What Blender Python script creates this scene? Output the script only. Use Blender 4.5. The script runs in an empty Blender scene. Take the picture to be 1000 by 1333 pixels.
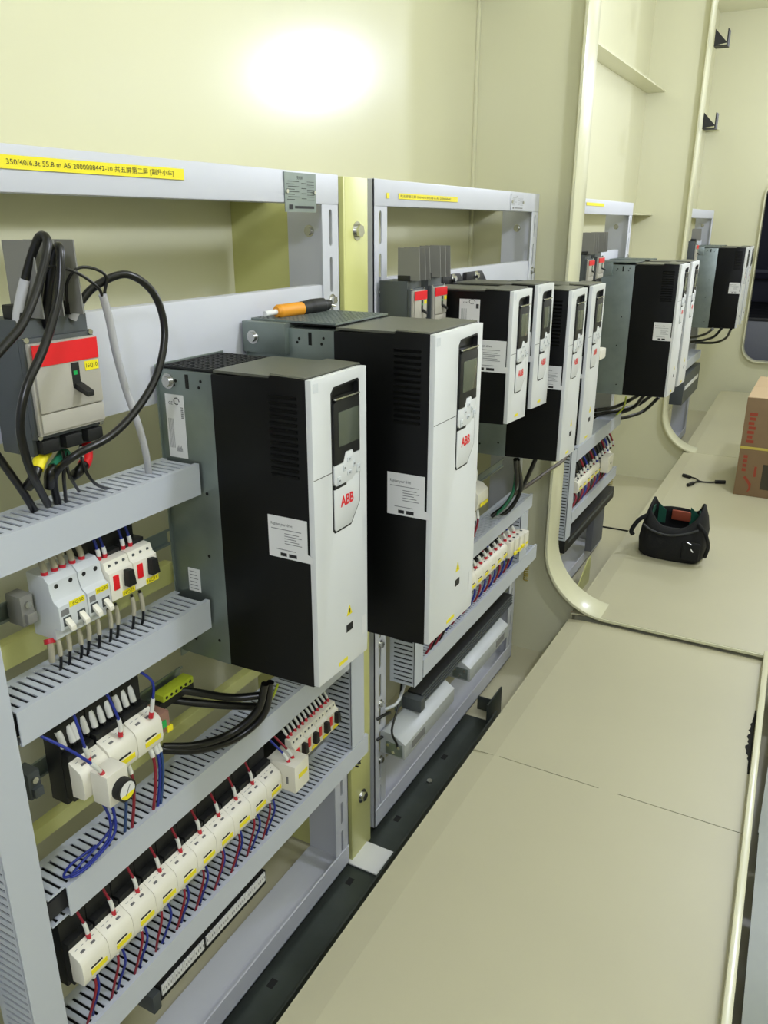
import bpy, bmesh, math, random
from mathutils import Vector, Matrix
from mathutils.geometry import tessellate_polygon
random.seed(7)
S = bpy.context.scene
COL = S.collection
# ------------------------------------------------------------------ camera
cam = bpy.data.cameras.new('camera'); cam_o = bpy.data.objects.new('camera', cam); COL.objects.link(cam_o)
cam.sensor_fit = 'HORIZONTAL'; cam.sensor_width = 36.0
cam.lens = 36.0 * 1049.0 / 1000.0
cam.clip_start = 0.02; cam.clip_end = 100
F_, VX_, VY_, ROLL_ = 1049.0, 1106.0 - 500.0, 291.0 - 666.5, -0.002
dY = Vector((VX_, VY_, F_)).normalized()                      # corridor direction, camera space (x right, y down, z forward)
dn = Vector((ROLL_, 1.0, -(ROLL_ * dY.x + dY.y) / dY.z)).normalized()
dZ = -dn; dX = dY.cross(dZ)
# camera axes expressed in the world
right = Vector((dX.x, dY.x, dZ.x)); down = Vector((dX.y, dY.y, dZ.y)); fwd = Vector((dX.z, dY.z, dZ.z))
M4 = Matrix((right, -down, -fwd)).transposed().to_4x4()
cam_o.matrix_world = M4
S.camera = cam_o
# ------------------------------------------------------------------ light
S.view_settings.view_transform = 'Standard'; S.view_settings.look = 'None'
S.view_settings.gamma = 1.0; S.view_settings.use_curve_mapping = False
S.view_settings.exposure = -0.10
wd = bpy.data.worlds.new('world'); S.world = wd; wd.use_nodes = True
wd.node_tree.nodes['Background'].inputs[0].default_value = (0.92, 0.99, 1.12, 1)
wd.node_tree.nodes['Background'].inputs[1].default_value = 0.50
def lamp(name, loc, watts, radius, color=(0.92, 0.98, 1.22)):
    l = bpy.data.lights.new(name, 'POINT'); l.energy = watts; l.shadow_soft_size = radius; l.color = color
    o = bpy.data.objects.new(name, l); o.location = loc; COL.objects.link(o); return o
lamp('bay_lamp', (0.24, 4.81, 0.89), 76, 0.095)
lamp('bay_lamp', (0.24, 7.85, 1.05), 62, 0.10)
lamp('bay_lamp', (0.78, 1.75, 1.20), 66, 0.12)
lamp('bay_lamp', (0.75, -1.35, 1.10), 84, 0.12)
lamp('back_room_fill', (0.3, 10.9, 0.95), 5, 0.08)  # unseen light added to lift the dark room beyond the opening
def strip(name, loc, rot, sx, sy, watts):
    l = bpy.data.lights.new(name, 'AREA'); l.shape = 'RECTANGLE'; l.size = sx; l.size_y = sy; l.energy = watts; l.color = (0.92, 0.98, 1.22)
    o = bpy.data.objects.new(name, l); o.location = loc; o.rotation_euler = rot; COL.objects.link(o); return o
strip('ceiling_fill', (0.15, 0.9, 1.85), (0, 0, 0), 0.9, 2.2, 7)  # unseen area lights added under the ceiling as soft ambient fill
strip('ceiling_fill', (0.0, 5.0, 1.85), (0, 0, 0), 0.9, 2.4, 7)
strip('ceiling_fill', (0.0, 8.2, 1.85), (0, 0, 0), 0.9, 2.0, 6)
# ------------------------------------------------------------------ materials
MATS = {}
def mat(name, col, rough=0.5, metal=0.0, spec=0.5, var=0.0, vscale=8.0, bump=0.0, bscale=60.0, coat=0.0, srgb=True):
    if name in MATS: return MATS[name]
    m = bpy.data.materials.new(name); m.use_nodes = True
    nt = m.node_tree; b = nt.nodes['Principled BSDF']
    if srgb: col = tuple(((c / 255.0 + 0.055) / 1.055) ** 2.4 if c > 10 else c / 255.0 / 12.92 for c in col)
    b.inputs['Base Color'].default_value = (*col, 1)
    b.inputs['Roughness'].default_value = rough; b.inputs['Metallic'].default_value = metal
    b.inputs['Specular IOR Level'].default_value = spec
    if coat: b.inputs['Coat Weight'].default_value = coat; b.inputs['Coat Roughness'].default_value = 0.12
    if var or bump:
        tc = nt.nodes.new('ShaderNodeTexCoord')
        n = nt.nodes.new('ShaderNodeTexNoise'); n.inputs['Scale'].default_value = vscale; n.inputs['Detail'].default_value = 4
        nt.links.new(tc.outputs['Object'], n.inputs['Vector'])
        if var:
            r = nt.nodes.new('ShaderNodeValToRGB')
            r.color_ramp.elements[0].position = 0.3; r.color_ramp.elements[1].position = 0.7
            r.color_ramp.elements[0].color = (*[max(0, c * (1 - var)) for c in col], 1)
            r.color_ramp.elements[1].color = (*[min(1, c * (1 + var)) for c in col], 1)
            nt.links.new(n.outputs['Fac'], r.inputs['Fac']); nt.links.new(r.outputs['Color'], b.inputs['Base Color'])
        if bump:
            n2 = nt.nodes.new('ShaderNodeTexNoise'); n2.inputs['Scale'].default_value = bscale; n2.inputs['Detail'].default_value = 3
            nt.links.new(tc.outputs['Object'], n2.inputs['Vector'])
            bp = nt.nodes.new('ShaderNodeBump'); bp.inputs['Strength'].default_value = bump; bp.inputs['Distance'].default_value = 0.002
            nt.links.new(n2.outputs['Fac'], bp.inputs['Height']); nt.links.new(bp.outputs['Normal'], b.inputs['Normal'])
    MATS[name] = m; return m
CREAM = mat('cream_paint', (217, 215, 183), 0.22, spec=0.5, var=0.015, vscale=1.2, bump=0.06, bscale=18)
CREAMF = mat('cream_floor_paint', (190, 185, 155), 0.42, var=0.03, vscale=1.6, bump=0.08, bscale=30)
OLIVEP = mat('cream_post_paint', (208, 208, 136), 0.35, var=0.02, vscale=3)
GREYP = mat('grey_powder_coat', (200, 202, 209), 0.45, var=0.01)
DUCTM = mat('grey_duct_plastic', (190, 195, 203), 0.5)
DUCTD = mat('duct_inside', (120, 122, 126), 0.7)
GALV = mat('galvanised_steel', (138, 148, 143), 0.38, metal=0.75, var=0.10, vscale=14)
ZINC = mat('zinc_bolt', (205, 205, 200), 0.25, metal=1.0)
STEEL = mat('dark_channel_steel', (78, 84, 78), 0.35, metal=0.6, var=0.2, vscale=5)
BLACK = mat('black_drive_plastic', (9, 10, 9), 0.45, spec=0.25)
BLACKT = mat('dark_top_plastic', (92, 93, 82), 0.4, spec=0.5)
BLK = mat('matt_black_plastic', (20, 21, 20), 0.55)
WHITE = mat('white_drive_cover', (218, 220, 220), 0.38)
OFFW = mat('ivory_plastic', (232, 228, 212), 0.45)
LGREY = mat('light_grey_plastic', (206, 210, 212), 0.45)
DGREY = mat('dark_grey_plastic', (72, 77, 78), 0.5)
MGREY = mat('barrier_grey', (128, 127, 120), 0.6)
BEIGE = mat('breaker_face', (176, 172, 160), 0.45)
RED = mat('signal_red', (226, 28, 36), 0.4)
YEL = mat('label_yellow', (240, 224, 30), 0.5)
INK = mat('ink', (25, 25, 25), 0.6)
INKG = mat('grey_ink', (120, 120, 120), 0.6)
PAPER = mat('white_label', (226, 226, 224), 0.5)
LCD = mat('screen_glass', (86, 92, 80), 0.15)
GREEN = mat('green_flag', (20, 170, 80), 0.4)
CABLE = mat('black_cable', (14, 14, 14), 0.3)
BLUEW = mat('blue_wire', (32, 48, 140), 0.4)
REDW = mat('red_wire', (140, 26, 44), 0.4)
GREENW = mat('green_wire', (40, 120, 88), 0.4)
YGW = mat('yellow_green_wire', (190, 205, 50), 0.4)
SLEEVE = mat('white_sleeve', (222, 222, 214), 0.5)
BSLEEVE = mat('beige_sleeve', (178, 172, 150), 0.5)
FER = mat('red_ferrule', (200, 35, 50), 0.45)
CARD = mat('shaded_cardboard', (130, 106, 76), 0.8, var=0.05, vscale=10)  # base darkened to put the shade of the carton's sides into the colour
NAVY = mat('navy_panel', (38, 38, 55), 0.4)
DARKBOX = mat('dark_cabinet', (104, 106, 112), 0.5)
BAGM = mat('black_bag_fabric', (16, 17, 17), 0.85, bump=0.5, bscale=120)
BAGG = mat('green_lining', (22, 84, 66), 0.8)
ORANGE = mat('orange_grip', (225, 150, 30), 0.45)
CLEAR = mat('grey_conduit', (190, 190, 192), 0.25)
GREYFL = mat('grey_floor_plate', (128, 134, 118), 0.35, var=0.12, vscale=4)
GAPM = mat('dark_gap', (22, 22, 18), 0.9)  # flat dark tone for gaps, slots and holes
CAVITY = mat('duct_cavity_shade', (40, 40, 42), 0.8)  # dark tone paints the shadowed duct interior along with its black wires
# ------------------------------------------------------------------ builders
ROOT = {}
def props(o, label=None, cat=None, group=None, kind=None):
    if label: o['label'] = label
    if cat: o['category'] = cat
    if group: o['group'] = group
    if kind: o['kind'] = kind
    return o
def thing(name, label, cat, loc, group=None):
    o = bpy.data.objects.new(name, None); COL.objects.link(o); o.location = loc; o.empty_display_size = 0.05
    return props(o, label, cat, group)
def origin(p):
    v = Vector((0, 0, 0))
    while p is not None:
        v = v + Vector(p.location); p = p.parent
    return v
class B:
    def __init__(s): s.v = []; s.f = []; s.sm = []
    def add(s, vs, fs, smooth=False):
        n = len(s.v); s.v += [Vector(p) for p in vs]; s.f += [tuple(i + n for i in f) for f in fs]; s.sm += [smooth] * len(fs); return s
    def box(s, x0, x1, y0, y1, z0, z1):
        x0, x1 = sorted((x0, x1)); y0, y1 = sorted((y0, y1)); z0, z1 = sorted((z0, z1))
        return s.add([(x0, y0, z0), (x1, y0, z0), (x1, y1, z0), (x0, y1, z0), (x0, y0, z1), (x1, y0, z1), (x1, y1, z1), (x0, y1, z1)],
                     [(0, 3, 2, 1), (4, 5, 6, 7), (0, 1, 5, 4), (1, 2, 6, 5), (2, 3, 7, 6), (3, 0, 4, 7)])
    def hexa(s, p):  # eight corners, ordered like box
        return s.add(p, [(0, 3, 2, 1), (4, 5, 6, 7), (0, 1, 5, 4), (1, 2, 6, 5), (2, 3, 7, 6), (3, 0, 4, 7)])
    def prism(s, poly, ax, a, b, holes=()):
        # poly in the plane across axis ax: x -> (y,z), y -> (x,z), z -> (x,y)
        def P(u, w, t): return {'x': (t, u, w), 'y': (u, t, w), 'z': (u, w, t)}[ax]
        loops = [list(poly)] + [list(h) for h in holes]
        flat = [q for l in loops for q in l]; n = len(flat)
        vs = [P(q[0], q[1], a) for q in flat] + [P(q[0], q[1], b) for q in flat]
        fs = []
        if holes:
            tris = tessellate_polygon([[Vector((q[0], q[1], 0)) for q in l] for l in loops])
            fs += [tuple(t) for t in tris] + [tuple(i + n for i in reversed(t)) for t in tris]
        else:
            fs += [tuple(range(n)), tuple(range(2 * n - 1, n - 1, -1))]
        k = 0
        for l in loops:
            m = len(l)
            for i in range(m):
                i0 = k + i; i1 = k + (i + 1) % m
                fs.append((i0, i1, i1 + n, i0 + n))
            k += m
        return s.add(vs, fs)
    def tube(s, pts, r, n=8, caps=True):
        pts = [Vector(p) for p in pts]; m = len(pts); rings = []
        t0 = (pts[1] - pts[0]).normalized()
        u = t0.orthogonal().normalized()
        for i in range(m):
            t = (pts[min(i + 1, m - 1)] - pts[max(i - 1, 0)]).normalized()
            u = (u - t * u.dot(t)).normalized(); w = t.cross(u)
            rr = r[i] if isinstance(r, (list, tuple)) else r
            rings.append([pts[i] + (u * math.cos(2 * math.pi * k / n) + w * math.sin(2 * math.pi * k / n)) * rr for k in range(n)])
        vs = [p for ring in rings for p in ring]
        fs = [(i * n + k, i * n + (k + 1) % n, (i + 1) * n + (k + 1) % n, (i + 1) * n + k) for i in range(m - 1) for k in range(n)]
        s.add(vs, fs, True)
        if caps: s.add(rings[0], [tuple(range(n - 1, -1, -1))]); s.add(rings[-1], [tuple(range(n))])
        return s
    def cyl(s, p0, p1, r, n=16): return s.tube([p0, p1], r, n)
    def make(s, name, m, parent=None, bevel=0.0, label=None, cat=None, group=None, kind=None, seg=2):
        if parent is None:
            lo = Vector((min(p.x for p in s.v), min(p.y for p in s.v), min(p.z for p in s.v)))
            hi = Vector((max(p.x for p in s.v), max(p.y for p in s.v), max(p.z for p in s.v)))
            off = Vector(((lo.x + hi.x) / 2, (lo.y + hi.y) / 2, lo.z))
        else: off = origin(parent)
        bm = bmesh.new(); bv = [bm.verts.new(p - off) for p in s.v]
        for f, sm in zip(s.f, s.sm):
            try: fc = bm.faces.new([bv[i] for i in f]); fc.smooth = sm
            except ValueError: pass
        bmesh.ops.recalc_face_normals(bm, faces=bm.faces)
        if bevel:
            bm.edges.ensure_lookup_table()
            ed = [e for e in bm.edges if len(e.link_faces) == 2 and e.calc_face_angle(0) > 0.6 and not (e.link_faces[0].smooth and e.link_faces[1].smooth)]
            bmesh.ops.bevel(bm, geom=ed, offset=bevel, segments=seg, affect='EDGES', profile=0.6, clamp_overlap=True)
        me = bpy.data.meshes.new(name); bm.to_mesh(me); bm.free(); me.materials.append(m)
        if bevel:
            me.polygons.foreach_set('use_smooth', [True] * len(me.polygons)); me.set_sharp_from_angle(angle=math.radians(32))
        o = bpy.data.objects.new(name, me); COL.objects.link(o)
        if parent is None: o.location = off
        else: o.parent = parent
        return props(o, label, cat, group, kind)
def bx(*a): return B().box(*a)
def dup(root, delta, label, group=None):
    r = root.copy(); COL.objects.link(r); r.location = Vector(root.location) + Vector(delta); r['label'] = label
    if group: r['group'] = group
    def rec(src, dst):
        for ch in list(src.children):
            c = ch.copy(); COL.objects.link(c); c.parent = dst; rec(ch, c)
    rec(root, r); return r
def smooth_path(pts, k=6):
    P = [Vector(p) for p in pts]
    if len(P) < 3: return P
    Q = [P[0] * 2 - P[1]] + P + [P[-1] * 2 - P[-2]]; out = []
    for i in range(1, len(Q) - 2):
        a, b, c, d = Q[i - 1], Q[i], Q[i + 1], Q[i + 2]
        for j in range(k):
            t = j / k
            out.append(0.5 * ((2 * b) + (c - a) * t + (2 * a - 5 * b + 4 * c - d) * t * t + (3 * b - a - 3 * c + d) * t ** 3))
    out.append(P[-1]); return out
TXT = {}
def text_geo(s, bold=0.0):
    if (s, bold) in TXT: return TXT[(s, bold)]
    cu = bpy.data.curves.new('t', 'FONT'); cu.body = s; cu.size = 1.0; cu.resolution_u = 2; cu.offset = bold
    o = bpy.data.objects.new('t', cu); COL.objects.link(o)
    bpy.context.view_layer.update()
    dg = bpy.context.evaluated_depsgraph_get(); me = o.evaluated_get(dg).to_mesh()
    vs = [v.co.copy() for v in me.vertices]; fs = [tuple(p.vertices) for p in me.polygons]
    o.evaluated_get(dg).to_mesh_clear()
    bpy.data.objects.remove(o); bpy.data.curves.remove(cu)
    TXT[(s, bold)] = (vs, fs); return vs, fs
def lettering(bld, s, org, face, height, width=None, bold=0.0):
    # face 'x': read from +X (right = +Y); face 'y': read from -Y (right = +X)
    vs, fs = text_geo(s, bold)
    if not vs: return bld
    x0 = min(v.x for v in vs); x1 = max(v.x for v in vs); y0 = min(v.y for v in vs); y1 = max(v.y for v in vs)
    k = height / max(1e-6, (y1 - y0)); kx = k if width is None else width / max(1e-6, (x1 - x0))
    R = {'x': Vector((0, 1, 0)), 'y': Vector((1, 0, 0))}[face]; U = Vector((0, 0, 1)); O = Vector(org)
    return bld.add([O + R * ((v.x - x0) * kx) + U * ((v.y - y0) * k) for v in vs], fs)
def slot(u, w, du, dw, n=5):   # stadium outline, long along w
    r = du / 2; h = dw / 2 - r; out = []
    for i in range(n + 1): a = math.pi * i / n; out.append((u + r * math.cos(a), w + h + r * math.sin(a)))
    for i in range(n + 1): a = math.pi + math.pi * i / n; out.append((u + r * math.cos(a), w - h + r * math.sin(a)))
    return out
def rrect(x0, x1, y0, y1, r, n=8):
    out = []
    for cx_, cy_, a0 in ((x1 - r, y1 - r, 0), (x0 + r, y1 - r, 90), (x0 + r, y0 + r, 180), (x1 - r, y0 + r, 270)):
        for i in range(n + 1):
            a = math.radians(a0 + 90.0 * i / n); out.append((cx_ + r * math.cos(a), cy_ + r * math.sin(a)))
    return out
ORD = ['first', 'second', 'third', 'fourth', 'fifth', 'sixth', 'seventh', 'eighth', 'ninth', 'tenth', 'eleventh', 'twelfth', 'thirteenth', 'fourteenth']
def bolt_b(b, p, d, r=0.011, h=0.008):
    p = Vector(p); d = Vector(d)
    b.cyl(p, p + d * 0.002, r * 1.45, 16); b.cyl(p + d * 0.002, p + d * (0.002 + h), r, 6); return b
# ================================================================== setting
W = -1.45; FZ = -1.74; LOW = -2.0
bx(W - 0.02, W, -1.6, 9.6, LOW, 1.95).make('wall_left', CREAM, kind='structure')
bx(1.10, 1.12, -1.6, 9.6, LOW, 1.95).make('wall_right', CREAM, kind='structure')
bx(W, 1.10, -1.6, 9.6, 1.95, 1.97).make('ceiling', CREAM, kind='structure')
bx(W - 0.02, 1.12, -1.6, 9.6, LOW - 0.02, LOW).make('floor', CREAMF, kind='structure')
def bulkhead(name, tname, y, x0, zb, x1=0.95, zt=1.7, r=0.30, y0=None, y1=None, xr=1.10):
    hole = rrect(x0, x1, zb, zt, r, 24)
    B().prism([(W, LOW), (xr, LOW), (xr, 1.95), (W, 1.95)], 'y', y, y + 0.012, [rrect(x0 - 0.006, x1 + 0.006, zb - 0.006, zt + 0.006, r + 0.006, 10)]).make(name, CREAM, kind='structure')
    outer = rrect(x0 - 0.012, x1 + 0.012, zb - 0.012, zt + 0.012, r + 0.012, 24)
    B().prism(outer, 'y', y0, y1, [hole]).make(tname, CREAM, kind='structure', bevel=0.002)
bulkhead('wall_middle', 'trim_1', 3.465, -0.982, -1.714, y0=3.395, y1=3.565)
bulkhead('wall_rear', 'trim_2', 6.67, -1.05, -1.714, y0=6.60, y1=6.77)
bulkhead('wall_end', 'trim_3', 9.60, -0.79, -1.40, x1=-0.2, zt=0.42, r=0.16, y0=9.55, y1=9.68)
# longitudinal stiffeners welded along the left wall
k = 3
for z in (0.055, 0.89):
    for (ya, yb) in ((-1.6, 3.465), (3.477, 6.67), (6.682, 9.6)):
        k += 1
        bx(W, W + 0.13, ya, yb, z, z + 0.010).make('trim_%d' % k, CREAM, kind='structure')
bx(W, W + 0.012, 3.440, 3.465, LOW, 1.95).make('trim_10', CREAM, kind='structure', bevel=0.004)
# raised walkway: shallow painted trays with turned-up edges
def tray(y0, y1, xl0, xl1, xr0, xr1, z, right=True):
    b = B()
    b.hexa([(xl0 + 0.075, y0, z - 0.006), (xr0, y0, z - 0.006), (xr1, y1, z - 0.006), (xl1 + 0.075, y1, z - 0.006),
            (xl0 + 0.075, y0, z), (xr0, y0, z), (xr1, y1, z), (xl1 + 0.075, y1, z)])
    # sloping left flange
    b.hexa([(xl0, y0, z - 0.014), (xl0 + 0.075, y0, z - 0.006), (xl1 + 0.075, y1, z - 0.006), (xl1, y1, z - 0.014),
            (xl0, y0, z - 0.008), (xl0 + 0.075, y0, z), (xl1 + 0.075, y1, z), (xl1, y1, z - 0.008)])
    b.hexa([(xl0 - 0.005, y0, z - 0.20), (xl0, y0, z - 0.20), (xl1, y1, z - 0.20), (xl1 - 0.005, y1, z - 0.20),
            (xl0 - 0.005, y0, z - 0.008), (xl0, y0, z - 0.008), (xl1, y1, z - 0.008), (xl1 - 0.005, y1, z - 0.008)])
    return b
tray(-1.6, 2.2475, -0.865, -0.857, 0.155, 0.029, FZ).make('floor', CREAMF, kind='structure')
tray(2.2510, 3.394, -0.857, -0.850, 0.029, -0.009, FZ).make('floor', CREAMF, kind='structure')
bx(-0.42, -0.36, 2.2475, 2.2510, FZ - 0.006, FZ).make('floor', CREAMF, kind='structure')
bx(-0.857, -0.765, 2.2475, 2.2510, FZ - 0.006, FZ + 0.0).make('floor', CREAMF, kind='structure')
tray(3.403, 6.598, -0.845, -0.860, 0.60, 0.60, FZ + 0.0275).make('floor', CREAMF, kind='structure')
tray(6.61, 9.40, -0.875, -0.93, 0.60, 0.60, FZ + 0.0275).make('floor', CREAMF, kind='structure')
# right-hand edge strip of the near walkway, tapering away
def edge(xa, xb, xc, z0, z1, y0, y1, ta, w):
    return B().hexa([(xa, y0, z0), (xa + w, y0, z0), (xb + w, y1, z0), (xb, y1, z0), (xa, y0, z1), (xa + w, y0, z1), (xb + w, y1, z1), (xb, y1, z1)])
edge(0.140, -0.021, 0, FZ - 0.05, FZ + 0.050, -1.6, 3.394, 0, 0.022).make('trim_11', CREAM, kind='structure', bevel=0.003)
# torn slit beside the right edge
pts = []
for i in range(29):
    t = i / 28; pts.append((0.004 - 0.012 * t - 0.004 - 0.016 * (math.sin(math.pi * t) ** 2) * (0.35 + random.random()) - 0.003 * random.random(), 2.56 + 0.42 * t))
B().prism([(0.006, 2.56)] + pts + [(-0.006, 2.98)], 'z', FZ + 0.0003, FZ + 0.0009).make('floor', GAPM, kind='structure')
# lower ledge right of the walkway
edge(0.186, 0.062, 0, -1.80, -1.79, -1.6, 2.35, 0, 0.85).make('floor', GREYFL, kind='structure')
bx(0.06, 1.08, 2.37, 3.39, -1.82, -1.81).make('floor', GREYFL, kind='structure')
# room beyond the end opening
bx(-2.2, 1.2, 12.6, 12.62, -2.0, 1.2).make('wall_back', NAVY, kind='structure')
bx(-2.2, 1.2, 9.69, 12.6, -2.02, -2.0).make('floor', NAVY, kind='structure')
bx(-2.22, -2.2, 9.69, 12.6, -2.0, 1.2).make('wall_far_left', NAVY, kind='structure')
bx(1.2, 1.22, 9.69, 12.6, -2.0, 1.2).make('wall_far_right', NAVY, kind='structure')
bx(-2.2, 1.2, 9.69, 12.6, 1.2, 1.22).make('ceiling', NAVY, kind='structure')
# ================================================================== racks
RX = -1.10; RT = 0.107; RB = -1.97
def upright(b, ya, yb, side):
    c = (ya + yb) / 2; holes = []
    z = 0.035
    for i in range(18):
        zc = -0.012 - 0.1085 * i
        if i >= 0 and zc > RB + 0.08: holes.append(slot(c, zc, 0.013, 0.084, 4))
    b.prism([(ya, RB), (yb, RB), (yb, RT), (ya, RT)], 'x', RX - 0.003, RX, holes)
    yo = yb if side > 0 else ya
    b.box(RX - 0.15, RX, yo - 0.003, yo, RB, RT) if side > 0 else b.box(RX - 0.15, RX, yo, yo + 0.003, RB, RT)
    return b
def rack(y0, y1, label, bo=0.0):
    r = thing('equipment_rack', label, 'rack', (RX - 0.06, (y0 + y1) / 2, RB))
    upright(B(), y0, y0 + 0.075, -1).make('upright', GREYP, r)
    upright(B(), y1 - 0.075, y1, 1).make('upright', GREYP, r)
    bx(RX - 0.05, RX + 0.002, y0 + 0.002, y1 - 0.002, 0.041, RT + 0.001).make('top_rail', GREYP, r, bevel=0.003)
    bx(RX - 0.035 - bo, RX - 0.004 - bo, y0 + 0.074, y1 - 0.070, -0.326, -0.143).make('mounting_beam', GREYP, r, bevel=0.003)
    b = B(); b.box(RX - 0.003, RX + 0.002, y0 + 0.002, y1 - 0.002, RB, -1.90); b.box(RX - 0.15, RX + 0.002, y0 + 0.002, y1 - 0.002, RB, RB + 0.004)
    b.make('bottom_rail', GREYP, r)
    for ya in (y0 + 0.0375, y1 - 0.0375):
        for zc in (-0.181, -1.27, -1.49, -1.71):
            if ya > y0 + 0.1 and zc < -1 : continue
            bolt_b(B(), (RX, ya, zc), (1, 0, 0), 0.010, 0.009).make('bolt', ZINC, r)
    bolt_b(B(), (RX - 0.085, y1 - 0.003, -0.02), (0, -1, 0), 0.010, 0.006).make('bolt', ZINC, r)
    return r
R1 = rack(0.44, 1.79, 'grey steel rack nearest the camera, with the long printed yellow strip on its top rail')
R2 = rack(1.965, 3.315, 'grey steel rack behind the nearest one, with a short yellow strip on its top rail')
R3 = rack(3.65, 5.00, 'grey steel rack seen through the first rounded opening', 0.040)
R4 = rack(6.78, 8.32, 'farthest grey steel rack, beyond the second rounded opening', 0.062)
def ystrip(r, y0, y1, z0, z1, txt, th, tw=None, off=0.008):
    l = bx(RX + 0.0035, RX + 0.0042, y0, y1, z0, z1).make('marking_strip', YEL, r, label='yellow marking strip')
    if txt: lettering(B(), txt, (RX + 0.0046, y0 + off, (z0 + z1) / 2 - th / 2), 'x', th, tw).make('lettering', INK, l)
ystrip(R1, 0.80, 1.240, 0.0735, 0.0925, '350/40/6.3t 55.8 m A5 2000008442-10 共五屏第二屏 [副升小车]', 0.0115, 0.352, 0.060)
ystrip(R2, 2.10, 2.50, 0.061, 0.076, '共五屏第三屏 350/40/6.3t 55.8 m A5 2000008442', 0.008, 0.34)
ystrip(R2, 2.03, 2.045, 0.061, 0.075, '', 0)
ystrip(R2, 2.112, 2.135, -0.132, -0.115, '', 0)
ystrip(R3, 4.00, 4.33, 0.078, 0.092, '', 0)
def plate(r, y0, y1, z0, z1, dim=False):
    p = bx(RX + 0.003, RX + 0.0045, y0, y1, z0, z1).make('rating_plate', GREYP if dim else GALV, r)
    b = B(); w = y1 - y0; h = z1 - z0; X_ = RX + 0.0048
    lettering(b, '变频屏', (X_, y0 + w * 0.38, z1 - h * 0.17), 'x', h * 0.09)
    for i in range(4):
        zz = z1 - h * (0.30 + 0.13 * i)
        b.box(X_, X_ + 0.0003, y0 + w * .06, y0 + w * .30, zz, zz + h * .015); b.box(X_, X_ + 0.0003, y0 + w * .10, y0 + w * .44, zz + h * .07, zz + h * .085)
        b.box(X_, X_ + 0.0003, y0 + w * .52, y0 + w * .68, zz + h * .03, zz + h * .045); b.box(X_, X_ + 0.0003, y0 + w * .70, y0 + w * .93, zz, zz + h * .012)
        b.box(X_, X_ + 0.0003, y0 + w * .70, y0 + w * .93, zz + h * .08, zz + h * .09)
    b.box(X_, X_ + 0.0003, y0 + w * .12, y0 + w * .24, z0 + h * .07, z0 + h * .19); b.box(X_, X_ + 0.0003, y0 + w * .30, y0 + w * .92, z0 + h * .09, z0 + h * .16)
    b.make('lettering', INKG if dim else INK, p)
    for q in (0.06, 0.94): B().cyl((X_, y0 + w * q, z0 + h * .52), (X_ + 0.003, y0 + w * q, z0 + h * .52), w * 0.035, 10).make('rivet', ZINC, p)
plate(R1, 1.560, 1.685, 0.022, 0.104)
plate(R2, 2.985, 3.12, 0.045, 0.098, True)
# ------------------------------------------------------------------ painted posts between the racks
def post(y0, y1, label, zb=-1.99):
    p = thing('support_post', label, 'post', (-1.27, (y0 + y1) / 2, zb))
    b = B(); b.box(W, RX, y0, y0 + 0.008, zb, 0.106); b.box(RX - 0.008, RX, y0 + 0.0082, y1, zb, 0.106); b.box(W, W + 0.008, y0 + 0.0082, y1, zb, 0.10)
    b.make('steel_angle', OLIVEP, p, bevel=0.002)
    for z in (-0.02, -1.77): bolt_b(B(), (RX, (y0 + y1) / 2 + 0.005, z), (1, 0, 0), 0.016, 0.012).make('bolt', ZINC, p)
post(1.812, 1.934, 'cream painted steel post with two bolts, between the nearest and second racks')
bx(-1.115, -0.975, 1.795, 1.91, -1.9880, -1.982).make('channel_reflection', mat('pale_reflection', (228, 228, 222), .4), bevel=0.002, label='pale reflection shaped as a small plate at the foot of the post between the racks', cat='plate')  # pale reflection in the channel gap, painted as a thin white slab
# ------------------------------------------------------------------ dark channel along the rack feet
b = B(); b.box(-1.13, -0.965, 0.0, 2.78, -1.998, -1.990); b.box(-0.972, -0.965, 0.0, 2.78, -1.990, -1.93); b.box(-1.133, -1.130, 0.0, 1.77, -1.998, -1.985)
ch = b.make('floor_channel', STEEL, bevel=0.001, label='long dark steel channel on the floor below the two nearest racks', cat='channel')
b = B()
for y in (1.30, 1.72, 2.05, 2.45): b.prism(slot(y, -1.06, 0.012, 0.03), 'z', -1.9898, -1.9893) if False else b.box(-1.075, -1.055, y, y + 0.03, -1.9899, -1.9893)
b.make('slot', GAPM, ch)
b = B(); b.cyl((-1.05, 2.30, -1.990), (-1.05, 2.30, -1.982), 0.012, 6); b.make('bolt', ZINC, ch)
b = B(); b.box(-0.985, -0.978, 2.70, 2.86, -1.998, -1.86); b.box(-1.085, -0.978, 2.853, 2.86, -1.998, -1.935)
b.make('angle_bracket', STEEL, bevel=0.001, label='dark steel angle bracket standing at the far end of the floor channel', cat='bracket')
b = B(); b.prism([(4.05, -2.0), (4.42, -2.0), (4.42, -1.84), (4.36, -1.84)], 'x', -1.02, -1.014)
b.make('angle_bracket', OLIVEP, bevel=0.001, label='painted triangular bracket on the floor just inside the first rounded opening', cat='bracket')
bx(-1.45, -0.90, 5.35, 5.362, -1.999, -1.992).make('floor_gap_strip', GAPM, kind='structure')
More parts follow.
